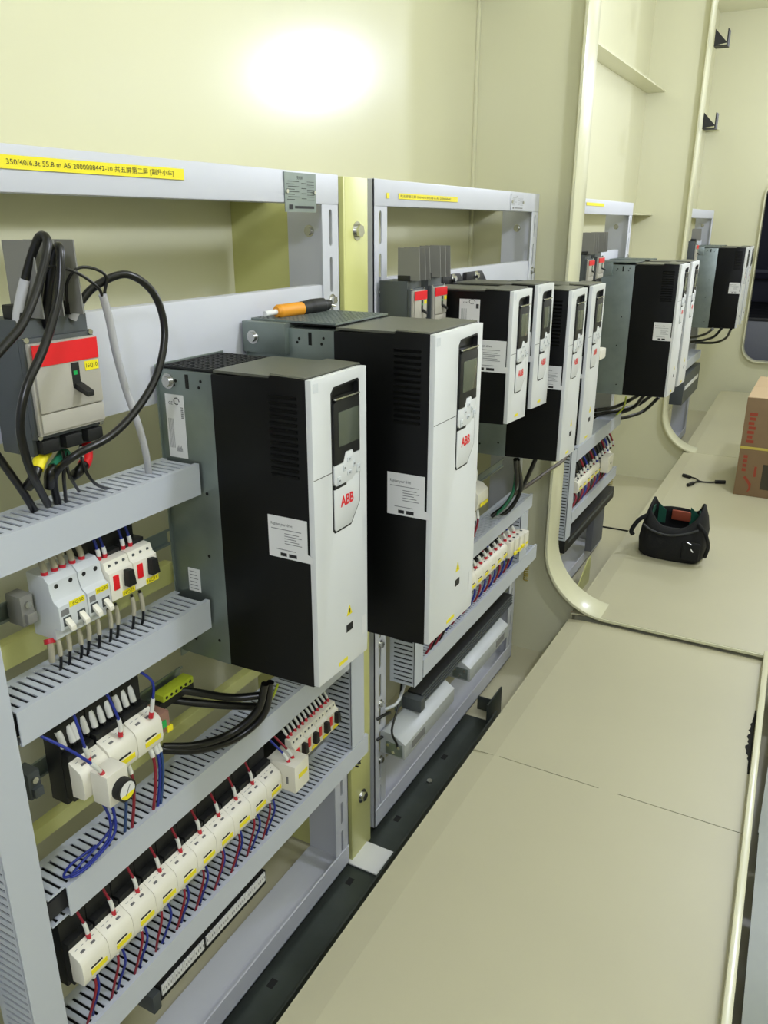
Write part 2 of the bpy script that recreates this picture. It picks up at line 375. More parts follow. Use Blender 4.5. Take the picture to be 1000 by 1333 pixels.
# ------------------------------------------------------------------ wiring ducts
def hduct(y0, y1, z0, z1, xf, label, xb=RX + 0.002, cov0=None, cov1=None, pitch=0.0165, group=None):
    d = thing('wiring_duct', label, 'cable duct', ((xb + xf) / 2, (y0 + y1) / 2, z0), group)
    b = B(); t = 0.0025; xi = xf - 0.006
    for (za, zb_) in ((z1 - t, z1), (z0, z0 + t)):
        b.box(xb, xb + 0.014, y0, y1, za, zb_); b.box(xi - 0.004, xi, y0, y1, za, zb_)
        n = int((y1 - y0) / pitch); g = pitch * 0.36
        for i in range(n):
            ya = y0 + i * pitch
            b.box(xb + 0.014, xi - 0.004, ya, min(ya + pitch - g, y1), za, zb_)
    b.box(xb, xb + t, y0, y1, z0 + t, z1 - t)
    b.make('slotted_body', DUCTM, d)
    bx(xb + 0.004, xi - 0.006, y0 + .001, y1 - .001, z0 + 0.012, z1 - 0.014).make('shaded_wire_fill', CAVITY, d)  # solid dark block: painted interior shade and black wires in one
    b = B(); ca = cov0 if cov0 is not None else y0; cb = cov1 if cov1 is not None else y1
    b.box(xf - 0.0025, xf, ca, cb, z0 - 0.001, z1 + 0.001); b.box(xf - 0.010, xf - 0.0025, ca, cb, z1 - 0.0015, z1 + 0.001); b.box(xf - 0.010, xf - 0.0025, ca, cb, z0 - 0.001, z0 + 0.0015)
    b.make('cover', DUCTM, d)
    return d
def vduct(y0, y1, z0, z1, xf, label, xb=RX + 0.002, pitch=0.0165, group=None):
    d = thing('wiring_duct', label, 'cable duct', ((xb + xf) / 2, (y0 + y1) / 2, z0), group)
    b = B(); t = 0.0025; xi = xf - 0.006; g = pitch * 0.36
    for (ya, yb) in ((y0, y0 + t), (y1 - t, y1)):
        b.box(xb, xb + 0.014, ya, yb, z0, z1); b.box(xi - 0.004, xi, ya, yb, z0, z1)
        n = int((z1 - z0) / pitch)
        for i in range(n):
            za = z0 + i * pitch; b.box(xb + 0.014, xi - 0.004, ya, yb, za, min(za + pitch - g, z1))
    b.box(xb, xb + t, y0 + t, y1 - t, z0, z1)
    b.make('slotted_body', DUCTM, d)
    bx(xb + 0.004, xi - 0.006, y0 + 0.012, y1 - 0.012, z0 + .001, z1 - .001).make('shaded_wire_fill', CAVITY, d)  # same dark block of painted shade and wires
    bx(xf - 0.0025, xf, y0 - 0.001, y1 + 0.001, z0, z1).make('cover', DUCTM, d)
    return d
XD = -1.005
hduct(0.44, 1.118, -0.489, -0.430, XD, 'grey slotted duct under the large breaker, topmost on the nearest rack')
hduct(0.665, 1.118, -0.774, -0.714, XD, 'grey slotted duct below the row of small breakers on the nearest rack')
hduct(0.665, 1.655, -1.150, -1.088, XD, 'grey slotted duct with loose blue wires on it, passing below the nearest drive', cov0=0.70)
hduct(0.665, 1.755, -1.484, -1.424, XD, 'lowest grey slotted duct of the nearest rack, below the long ivory contactor row')
vduct(0.598, 0.657, -1.90, -0.497, XD, 'upright slotted duct at the left edge of the nearest rack')
vduct(1.665, 1.732, -1.420, -0.86, XD, 'upright slotted duct at the right end of the nearest rack, below the large drive')
hduct(2.13, 3.300, -1.432, -1.368, XD, 'lowest grey slotted duct of the second rack, with many red and blue wires above it')
hduct(2.13, 3.190, -1.150, -1.095, XD, 'grey slotted duct of the second rack carrying black and green cables')
vduct(2.065, 2.122, -1.436, -0.90, XD, 'upright slotted duct at the left of the second rack, below the big drive')
vduct(3.06, 3.145, -1.364, -1.154, XD, 'short upright slotted duct at the right end of the second rack')
hduct(3.87, 4.82, -1.455, -1.395, XD, 'lowest grey slotted duct on the rack inside the first opening')
hduct(3.87, 4.80, -1.125, -1.055, XD, 'upper grey slotted duct on the rack inside the first opening')
vduct(3.775, 3.860, -1.52, -1.055, XD, 'upright slotted duct at the left of the rack inside the first opening')
hduct(7.05, 7.95, -1.16, -1.09, XD, 'grey slotted duct on the farthest rack below the black drive')
# DIN rails
def din(y0, y1, z, label):
    b = B(); b.box(RX - 0.0015, RX + 0.0, y0, y1, z - 0.0135, z + 0.0135); b.box(RX, RX + 0.0075, y0, y1, z + 0.0125, z + 0.0135); b.box(RX, RX + 0.0075, y0, y1, z - 0.0135, z - 0.0125)
    b.box(RX + 0.0065, RX + 0.0075, y0, y1, z + 0.0135, z + 0.0175); b.box(RX + 0.0065, RX + 0.0075, y0, y1, z - 0.0175, z - 0.0135)
    b.make('din_rail', GALV, label=label, cat='rail')
din(0.52, 1.115, -0.592, 'metal rail behind the row of small breakers')
din(0.52, 1.115, -0.905, 'metal rail carrying the contactors with the black timer dial')
din(0.52, 1.655, -1.262, 'metal rail behind the long ivory contactor row of the nearest rack')
din(2.13, 3.05, -0.93, 'metal rail between drives and duct on the second rack')
din(2.13, 3.05, -1.245, 'metal rail behind the contactor row of the second rack')
din(3.87, 4.80, -1.26, 'metal rail behind the contactor row inside the first opening')
for (y0, y1, z0, z1, lb) in ((0.45, 1.13, -0.70, -0.655, 'pale flat cross bar below the small breakers'),
                             (0.45, 1.66, -1.06, -1.03, 'pale flat cross bar above the duct with loose blue wires')):
    bx(RX - 0.03, RX - 0.006, y0, y1, z0, z1).make('cross_bar', OLIVEP, bevel=0.002, label=lb, cat='bar')
# ================================================================== drives
def drive(y0, w, xf, zt, zb, xk, xp, label, galv=True, panel_lit=True, step=False, grp=None, tall=True):
    """w width (along Y), xf front, xk where the black shell ends, xp back of the metal housing"""
    y1 = y0 + w; d = thing('motor_drive', label, 'motor drive', ((xf + xp) / 2, (y0 + y1) / 2, zb), grp)
    h = zt - zb
    # black shell with a slightly lower rear and rounded front edges
    b = B(); b.prism([(xf - 0.012, zb), (xf - 0.012, zt + 0.001), (xf - 0.085, zt + 0.003), (xf - 0.088, zt - 0.002), (xk, zt - 0.006), (xk, zb - 0.006)], 'y', y0, y1)
    sh = b.make('shell', BLACK, d, bevel=0.003)
    # ventilation louvres on the left side
    b = B(); n = 13 if h > 0.45 else 0
    for i in range(n):
        z = zt - 0.03 - i * 0.0118
        b.hexa([(xf - 0.088, y0 - 0.0002, z - 0.006), (xf - 0.030, y0 - 0.0002, z - 0.006), (xf - 0.030, y0 + 0.001, z - 0.006), (xf - 0.088, y0 + 0.001, z - 0.006),
                (xf - 0.088, y0 - 0.0040, z), (xf - 0.030, y0 - 0.0040, z), (xf - 0.030, y0 + 0.001, z), (xf - 0.088, y0 + 0.001, z)])
    if n: b.make('side_louvres', BLACK, sh)
    # top lid and rear grille
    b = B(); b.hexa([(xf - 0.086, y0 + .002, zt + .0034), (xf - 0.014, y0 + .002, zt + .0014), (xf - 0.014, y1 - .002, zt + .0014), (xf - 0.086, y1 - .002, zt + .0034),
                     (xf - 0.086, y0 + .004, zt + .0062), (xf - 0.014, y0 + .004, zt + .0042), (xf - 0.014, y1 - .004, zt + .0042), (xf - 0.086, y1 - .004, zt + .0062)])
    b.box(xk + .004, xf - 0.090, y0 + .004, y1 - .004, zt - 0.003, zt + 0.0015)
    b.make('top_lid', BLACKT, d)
    # metal housing behind
    if galv:
        b = B(); b.box(xp + 0.002, xk - 0.0005, y0 + 0.002, y1 - 0.002, zb - 0.008, zt - 0.006)
        if step: b.box(xp, xp + 0.11, y0 - 0.012, y1 + 0.012, zt - 0.06, zt + 0.004)
        b.box(xp, xp + 0.003, y0 - 0.004, y1 + 0.004, zb - 0.02, zt + 0.002)
        hs = b.make('metal_housing', GALV, d, bevel=0.0015)
        b = B(); zz = zt - 0.022
        yv = y0 + 0.0016 - (0.0137 if step else 0)
        for (dx, dz) in ((0.025, 0), (0.03, -0.012), (0.085, -0.004), (0.09, -0.012)): b.cyl((xk - dx, y0 + 0.0018, zz + dz), (xk - dx, y0 + 0.0013, zz + dz), 0.003, 8)
        b.box(xk - 0.062, xk - 0.054, y0 + 0.0013, y0 + 0.0018, zz - 0.016, zz + 0.010)
        for (fx, fz) in ((.15, .40), (.20, .62), (.12, .93), (.6, .95)): b.cyl((xk - (xk - xp) * fx - .01, y0 + .0018, zt - h * fz), (xk - (xk - xp) * fx - .01, y0 + .0013, zt - h * fz), 0.0035, 8)
        b.make('mounting_hole', GAPM, hs)
        b = B(); bolt_b(b, (xp + 0.028, y0 + 0.0018 - (0.014 if step else 0), zt - 0.028), (0, -1, 0), 0.010, 0.006); b.make('bolt', ZINC, hs)
        # grille on top of the housing
        b = B(); xa, xb_ = xp + 0.01, xk - 0.002
        zg = zt - 0.004 if not step else zt + 0.0045
        nx = max(3, int((xb_ - xa) / 0.011)); ny = int((w - 0.02) / 0.014)
        for i in range(nx + 1): x = xa + (xb_ - xa) * i / nx; b.box(x - .0016, x + .0016, y0 + .01, y1 - .01, zg, zg + 0.004)
        for j in range(ny + 1): y = y0 + .01 + (w - .02) * j / ny; b.box(xa, xb_, y - .0016, y + .0016, zg, zg + 0.0038)
        b.make('top_grille', GALV if step else BLK, d)
        bx(xa, xb_, y0 + .01, y1 - .01, zg - .003, zg + .0006).make('grille_base', GAPM, d)
    # white front cover, convex, recess at the pocket
    pw = 0.098 if w > 0.17 else 0.088
    pa = y1 - 0.032 - pw if w > 0.17 else y0 + (w - pw) * 0.62; pb = pa + pw
    p_top = zt - 0.022; p_bot = zt - 0.296
    ch = 0.038
    pocket = [(pa + .010, p_top), (pb - .004, p_top + .004), (pb, p_top), (pb, p_bot + ch), (pb - ch * .9, p_bot), (pa + .006, p_bot), (pa, p_bot + .006), (pa, p_top - .010)]
    cover = [(y0 + .0005, zb + .004), (y1 - .006, zb - .004), (y1 - .004, zb + .03), (y1 - .004, zt), (y1 - .02, zt + .0015), (y0 + .0005, zt + .001)]
    cv = B().prism(cover, 'x', xf - 0.012, xf, [pocket]).make('front_cover', WHITE, d, bevel=0.0012)
    cyp, czp = (pa + pb) / 2, (p_top + p_bot) / 2; ky = 1 - .0056 / pw; kz = 1 - .0060 / (p_top - p_bot)
    B().prism(pocket, 'x', xf - 0.011, xf + 0.0006, [[(cyp + (q[0] - cyp) * ky, czp + (q[1] - czp) * kz) for q in pocket]]).make('groove_shade', BLK, cv)  # black ring paints the dark of the groove around the pocket
    bx(xf - 0.013, xf - 0.010, pa - .002, pb + .002, p_bot - .002, p_top + .006).make('pocket_floor', BLACK, d)
    seam_z = zt - 0.176
    bx(xf - 0.0004, xf + 0.0003, y0 + .001, pa, seam_z - .0006, seam_z + .0006).make('seam', INK, cv)
    # keypad
    kp_bot = zt - 0.205; blk_bot = zt - 0.150
    g = 0.0036
    kb = B().prism([(pa + g, blk_bot - .014), (pa + .034, blk_bot - .014), (pa + .042, blk_bot + .004), (pb - .030, blk_bot + .004), (pb - .026, blk_bot - .004), (pb - g, blk_bot - .004), (pb - g, p_top - .030), (pb - .012, p_top - .024), (pa + .014, p_top - .024), (pa + g, p_top - .030)], 'x', xf - 0.010, xf + 0.004).make('control_panel', BLK, d, bevel=0.0015)
    bx(xf + 0.0036, xf + 0.0048, pa + .018, pb - .010, blk_bot + .018, p_top - .046).make('screen', LCD, kb, bevel=0.0008, label='grey display')
    bx(xf - 0.006, xf + 0.007, pa + .006, pb - .008, p_top - .0225, p_top - .0195).make('bright_edge', ZINC, kb)
    # key field (white) with raised keys
    kf = B().prism([(pa + g, blk_bot - .0155), (pa + .034, blk_bot - .0155), (pa + .043, blk_bot + .0025), (pb - .030, blk_bot + .0025), (pb - .026, blk_bot - .0055), (pb - g, blk_bot - .0055), (pb - g, seam_z - .012), (pb - .032, kp_bot), (pa + .010, kp_bot), (pa + g, kp_bot + .006)], 'x', xf - 0.010, xf + 0.003).make('key_field', WHITE, kb, bevel=0.001)
    b = B(); cyk = (pa + pb) / 2 + .006; czk = blk_bot - .026
    for (dy, dz, sy, sz) in ((0, .013, .007, .004), (0, -.013, .007, .004), (-.017, 0, .004, .006), (.017, 0, .004, .006), (-.036, -.020, .006, .008), (.034, -.012, .006, .008)):
        b.box(xf + .003, xf + .0045, cyk + dy - sy, cyk + dy + sy, czk + dz - sz, czk + dz + sz)
    b.make('keys', LGREY, kf, bevel=0.0006)
    b = B()
    for (dy, dz) in ((0, .013), (0, -.013), (-.017, 0), (.017, 0), (.034, -.012), (-.036, -.020)): b.box(xf + .0046, xf + .0049, cyk + dy - .0022, cyk + dy + .0022, czk + dz - .0012, czk + dz + .0016)
    b.make('key_symbol', INKG, kf)
    # name door with logo and chamfered corner
    nd = B().prism([(pa + g, kp_bot - .006), (pa + .040, kp_bot - .006), (pa + .046, kp_bot + .002), (pb - g, kp_bot + .010), (pb - g, p_bot + ch + .001), (pb - ch * .9 - .002, p_bot + g), (pa + .008, p_bot + g), (pa + g, p_bot + .009)], 'x', xf - 0.010, xf + 0.002).make('name_door', WHITE, d, bevel=0.001)
    lettering(B(), 'ABB', (xf + 0.0024, pa + .024 if w > .17 else pa + .020, p_bot + .046), 'x', 0.021, 0.047, 0.035).make('logo', RED, nd)
    bx(xf - .004, xf + .0022, pa + g, pa + .046, kp_bot - .0055, kp_bot - .0005).make('handle_notch', INK, nd)
    # warning triangle, port, sticker
    if tall:
        ty = y0 + w * 0.60; tz = zt - h * 0.815
        wt = B().prism([(ty - .010, tz), (ty + .010, tz), (ty, tz + .022)], 'x', xf + .0002, xf + .0008).make('warning_label', YEL, cv, label='yellow warning triangle')
        B().prism([(ty - .0016, tz + .004), (ty + .001, tz + .004), (ty + .002, tz + .013), (ty - .0012, tz + .013)], 'x', xf + .0009, xf + .0011).make('warning_symbol', INK, wt)
        bx(xf - .002, xf + .0006, ty - .012, ty + .012, tz - .036, tz - .020).make('port', INK, cv)
        b = B(); b.box(xf + .0002, xf + .0006, y1 - .028, y1 - .012, zt - h * .93, zt - h * .86); b.make('small_label', PAPER, cv)
    bx(xf + .0002, xf + .0007, y0 + w * .38, y0 + w * .55, zb + .012, zb + .020).make('sticker', YEL, cv, label='yellow sticker')
    bx(xf + .0002, xf + .0006, y0 + .006, y0 + .022, zt - .022, zt - .006).make('corner_label', LGREY, cv)
    # registration label on the left side
    la, lb_, lt, lo = xf - 0.102, xf - 0.016, zt - h * .425, zt - h * .562
    if not tall: la, lb_, lt, lo = xf - 0.135, xf - 0.014, zt - h * .36, zt - h * .60
    pl = B().prism([(la, lo), (lb_ + .010, lo), (lb_ + .010, lo + (lt - lo) * .16), (lb_, lo + (lt - lo) * .2), (lb_, lt), (la, lt)], 'y', y0 - .0012, y0 - .0004).make('side_label', PAPER, d, label='white label with printed lines')
    b = B(); hh = lt - lo; ww = lb_ - la
    lettering(b, 'Register your drive', (la + ww * .08, y0 - .0015, lt - hh * .24), 'y', hh * .09, ww * .55)
    b.box(la + ww * .30, la + ww * .46, y0 - .0016, y0 - .0013, lo + hh * .05, lo + hh * .13); b.box(la + ww * .52, la + ww * .72, y0 - .0016, y0 - .0013, lo + hh * .05, lo + hh * .13)
    b.make('lettering', INK, pl)
    b = B()
    for i in range(5): b.box(la + ww * .42, la + ww * (.86 - .07 * (i % 3)), y0 - .0016, y0 - .0013, lo + hh * (.36 + .06 * i), lo + hh * (.375 + .06 * i))
    b.box(la + ww * .08, la + ww * .85, y0 - .0016, y0 - .0013, lt - hh * .31, lt - hh * .295); b.box(la + ww * .2, la + ww * .7, y0 - .0016, y0 - .0013, lo + hh * .2, lo + hh * .215)
    b.make('fine_print', INKG, pl)
    return d
def type_label(d, xa, xb, y, za, zb):
    p = bx(xa, xb, y - .0008, y, za, zb).make('type_label', PAPER, d, label='white type label')
    b = B(); w = xb - xa; h = zb - za; Y_ = y - .0011
    lettering(b, 'CE', (xa + w * .18, Y_, zb - h * .16), 'y', h * .05, w * .22)
    for k in range(14):
        a = 2 * math.pi * k / 16; b.box(xa + w * (.62 + .14 * math.cos(a)) - .001, xa + w * (.62 + .14 * math.cos(a)) + .001, Y_, Y_ + .0002, zb - h * .10 + .006 * math.sin(a) - .001, zb - h * .10 + .006 * math.sin(a) + .001)
    for k in range(9): b.box(xa + w * .82, xa + w * .95, Y_, Y_ + .0002, zb - h * (.2 + .02 * k), zb - h * (.2 + .02 * k) + .0012)
    for k in range(7): b.box(xa + w * (.45 + .045 * k), xa + w * (.465 + .045 * k), Y_, Y_ + .0002, za + h * .10, za + h * (.16 + .02 * (k % 3)))
    b.make('lettering', INK, p)
    b = B()
    for k in range(5): b.box(xa + w * (.10 + .06 * k), xa + w * (.115 + .06 * k), Y_, Y_ + .0002, za + h * .15, za + h * .62)
    b.make('fine_print', INKG, p)
D1 = drive(1.122, 0.192, -0.75, -0.251, -0.846, -0.966, -1.097, 'black and white motor drive nearest the camera, in front of the small breakers')
type_label(D1, -1.080, -1.035, 1.1235, -0.425, -0.303)
lp = bx(-1.060, -1.030, 1.1228, 1.1236, -0.705, -0.655).make('type_label', PAPER, D1, label='small white label')
b = B()
for k in range(6): b.box(-1.056, -1.035 - .002 * (k % 3), 1.1225, 1.1227, -.700 + .0075 * k, -.6985 + .0075 * k)
b.make('fine_print', INKG, lp)
D2 = drive(1.400, 0.242, -0.65, -0.200, -0.862, -0.877, -1.098, 'largest black and white motor drive, with a yellow screwdriver on its top', step=True)
D3 = drive(2.212, 0.164, -0.790, -0.181, -0.562, -1.07, -1.097, 'small motor drive with a white side band, just right of the two red-topped breakers', galv=False, tall=False)
type_label(D3, -0.953, -0.890, 2.2115, -0.276, -0.206)
dup(D3, (0, 0.214, 0.003), 'small motor drive squeezed between its short twin and the taller drives')
D4 = drive(2.655, 0.186, -0.75, -0.208, -0.782, -0.950, -1.097, 'left one of the tall pair of motor drives on the second rack')
dup(D4, (0, 0.250, 0), 'right one of the tall pair of motor drives, beside the painted rim')
D5 = dup(D2, (-0.04, 2.945, 0.006), 'motor drive with a wide bare metal rear half, inside the first opening')
dup(D2, (-0.04, 3.268, 0.006), 'motor drive right of the metal-backed one inside the first opening, mostly hidden')
dup(D2, (-0.06, 6.240, 0.008), 'black motor drive on the farthest rack with a small white side label')
dup(D2, (-0.06, 6.580, 0.008), 'farthest motor drive, its thin white front beside the dark opening')
# black mounting brackets of the small drives on the beam
for i, y in enumerate((2.43, 2.62)):
    t = thing('mounting_bracket', ['black bracket with a bright bolt on the beam behind the small drive, left one', 'black bracket with a bright bolt on the beam behind the small drives, right one'][i], 'bracket', (-1.06, y, -0.19))
    B().prism([(y - 0.05, -0.19), (y + 0.13, -0.19), (y + 0.085, -0.155), (y - 0.05, -0.155)], 'x', -1.099, -1.085).make('bracket_plate', BLK, t, bevel=0.002)
    bx(-1.085, -1.074, y - .05, y + .13, -0.195, -0.19).make('bracket_foot', BLK, t)
    bolt_b(B(), (-1.085, y + 0.03, -0.168), (1, 0, 0), 0.010, 0.008).make('bolt', ZINC, t)
# screwdriver lying on the big drive
t = thing('screwdriver', 'yellow and black screwdriver lying on top of the largest drive', 'screwdriver', (-1.04, 1.54, -0.195))
B().tube(smooth_path([(-1.045, 1.44, -0.180), (-1.043, 1.46, -0.180), (-1.041, 1.50, -0.180), (-1.039, 1.525, -0.180)]), [.011] * 2 + [.015] * 17, 12).make('grip', ORANGE, t)
B().tube(smooth_path([(-1.039, 1.525, -0.180), (-1.037, 1.56, -0.179), (-1.034, 1.60, -0.179), (-1.032, 1.625, -0.179)]), [.0155] * 6 + [.0170] * 8 + [.012] * 5, 12).make('grip_sleeve', BLK, t)
B().tube([(-1.031, 1.625, -.179), (-1.029, 1.652, -.184)], .003, 8).make('shaft', ZINC, t)
B().tube([(-1.049, 1.405, -.181), (-1.045, 1.44, -.180)], .006, 10).make('end_cap', PAPER, t)
# ================================================================== main breakers
def mccb(y0, y1, zt, zb, xf, label, tag=None, bars=(), bar_h=0.105, poles=3, group=None):
    w = y1 - y0; d = thing('circuit_breaker', label, 'circuit breaker', ((xf + RX) / 2, (y0 + y1) / 2, zb), group)
    k = w / 0.13
    hb = zt - zb
    body = B(); body.box(RX + 0.010, xf - 0.020, y0, y1, zb, zt); body.box(xf - 0.020, xf - 0.010, y0, y1, zb + hb * .13, zt - hb * .13)
    bd = body.make('base', DGREY, d, bevel=0.002)
    B().box(xf - 0.012, xf - 0.004, y0 + .004, y1 - .002, zb + hb * .16, zt - hb * .165).make('rim', BEIGE, d, bevel=0.0015)
    f = B(); f.box(xf - 0.004, xf, y0 + .008, y1 - .003, zb + hb * .33, zt - hb * .17); f.box(xf - 0.005, xf - .001, y0 + .008, y1 - .003, zb + hb * .18, zb + hb * .32)
    fc = f.make('face', BEIGE, d, bevel=0.0012)
    bx(xf - .001, xf + .0012, y0 + .006, y1 - .004, zt - hb * .33, zt - hb * .175).make('red_band', RED, fc, label='red band')
    ym = y0 + w * .60
    bx(xf - .0002, xf + .0012, ym - w * .05, ym + w * .06, zb + hb * .47, zt - hb * .34).make('toggle_slot', BLK, fc)
    bx(xf + .001, xf + .0018, ym - w * .03, ym + w * .02, zb + hb * .57, zb + hb * .60).make('position_flag', GREEN, fc)
    B().hexa([(xf, ym - w * .03, zb + hb * .46), (xf + .022 * max(k, .6), ym - w * .01, zb + hb * .41), (xf + .022 * max(k, .6), ym + w * .10, zb + hb * .41), (xf, ym + w * .08, zb + hb * .46),
              (xf, ym - w * .03, zb + hb * .51), (xf + .022 * max(k, .6), ym - w * .01, zb + hb * .45), (xf + .022 * max(k, .6), ym + w * .10, zb + hb * .45), (xf, ym + w * .08, zb + hb * .51)]).make('toggle', BLK, fc, bevel=.001)
    if tag is not None:
        tl = bx(xf + .0002, xf + .0009, y1 - w * .25, y1 - .006, zt - hb * .415, zt - hb * .345).make('tag', YEL, fc, label='yellow tag')
        if tag: lettering(B(), tag, (xf + .0011, y1 - w * .235, zt - hb * .40), 'x', hb * .038, w * .17).make('lettering', INK, tl)
    # terminals
    for i in range(poles):
        a = y0 + w * (i + .15) / poles; b_ = y0 + w * (i + .85) / poles
        t = B(); t.box(xf - .052, xf - .014, a, b_, zt, zt + hb * .10); t.make('terminal_cover', BLK, d, bevel=.002)
        t = B(); t.box(xf - .022, xf - .006, a, b_, zb + .004, zb + hb * .12); t.make('terminal_cover', BLK, d, bevel=.002)
    for yy in (y0 + .006, y1 - .006):
        for zz in (zb + hb * .15, zt - hb * .14): B().cyl((xf - .012, yy, zz), (xf - .0075, yy, zz), .0035 * k + .0008, 10).make('screw', ZINC, d)
    for yy in bars:
        B().prism([(xf - .052, zt + .002), (xf + .014, zt + .002), (xf + .010, zt + bar_h), (xf - .052, zt + bar_h)], 'y', yy - .0011, yy + .0011).make('phase_barrier', MGREY, d)
    return d
mccb(0.776, 0.906, -0.132, -0.334, -1.000, 'large moulded circuit breaker with a red band and thick black cables, at the left edge', '16Q10', (0.800, 0.836, 0.872), 0.108)
mccb(1.978, 2.062, -0.147, -0.296, -0.985, 'red-topped breaker on the second rack, the left one of two', '', (1.985, 2.02, 2.048), 0.085)
mccb(2.106, 2.194, -0.145, -0.293, -0.985, 'red-topped breaker on the second rack, beside the small drive', '', (2.115, 2.15, 2.182), 0.085)
mccb(3.770, 3.870, -0.135, -0.275, -1.000, 'red-topped breaker inside the first opening, left one', None, (3.79, 3.82, 3.86), 0.095)
mccb(3.940, 4.050, -0.130, -0.270, -1.000, 'red-topped breaker inside the first opening, right one', None, (3.96, 4.0, 4.03), 0.090)
mccb(6.86, 6.965, -0.13, -0.30, -1.000, 'red-topped breaker on the farthest rack', None, (6.89, 6.93), 0.09)
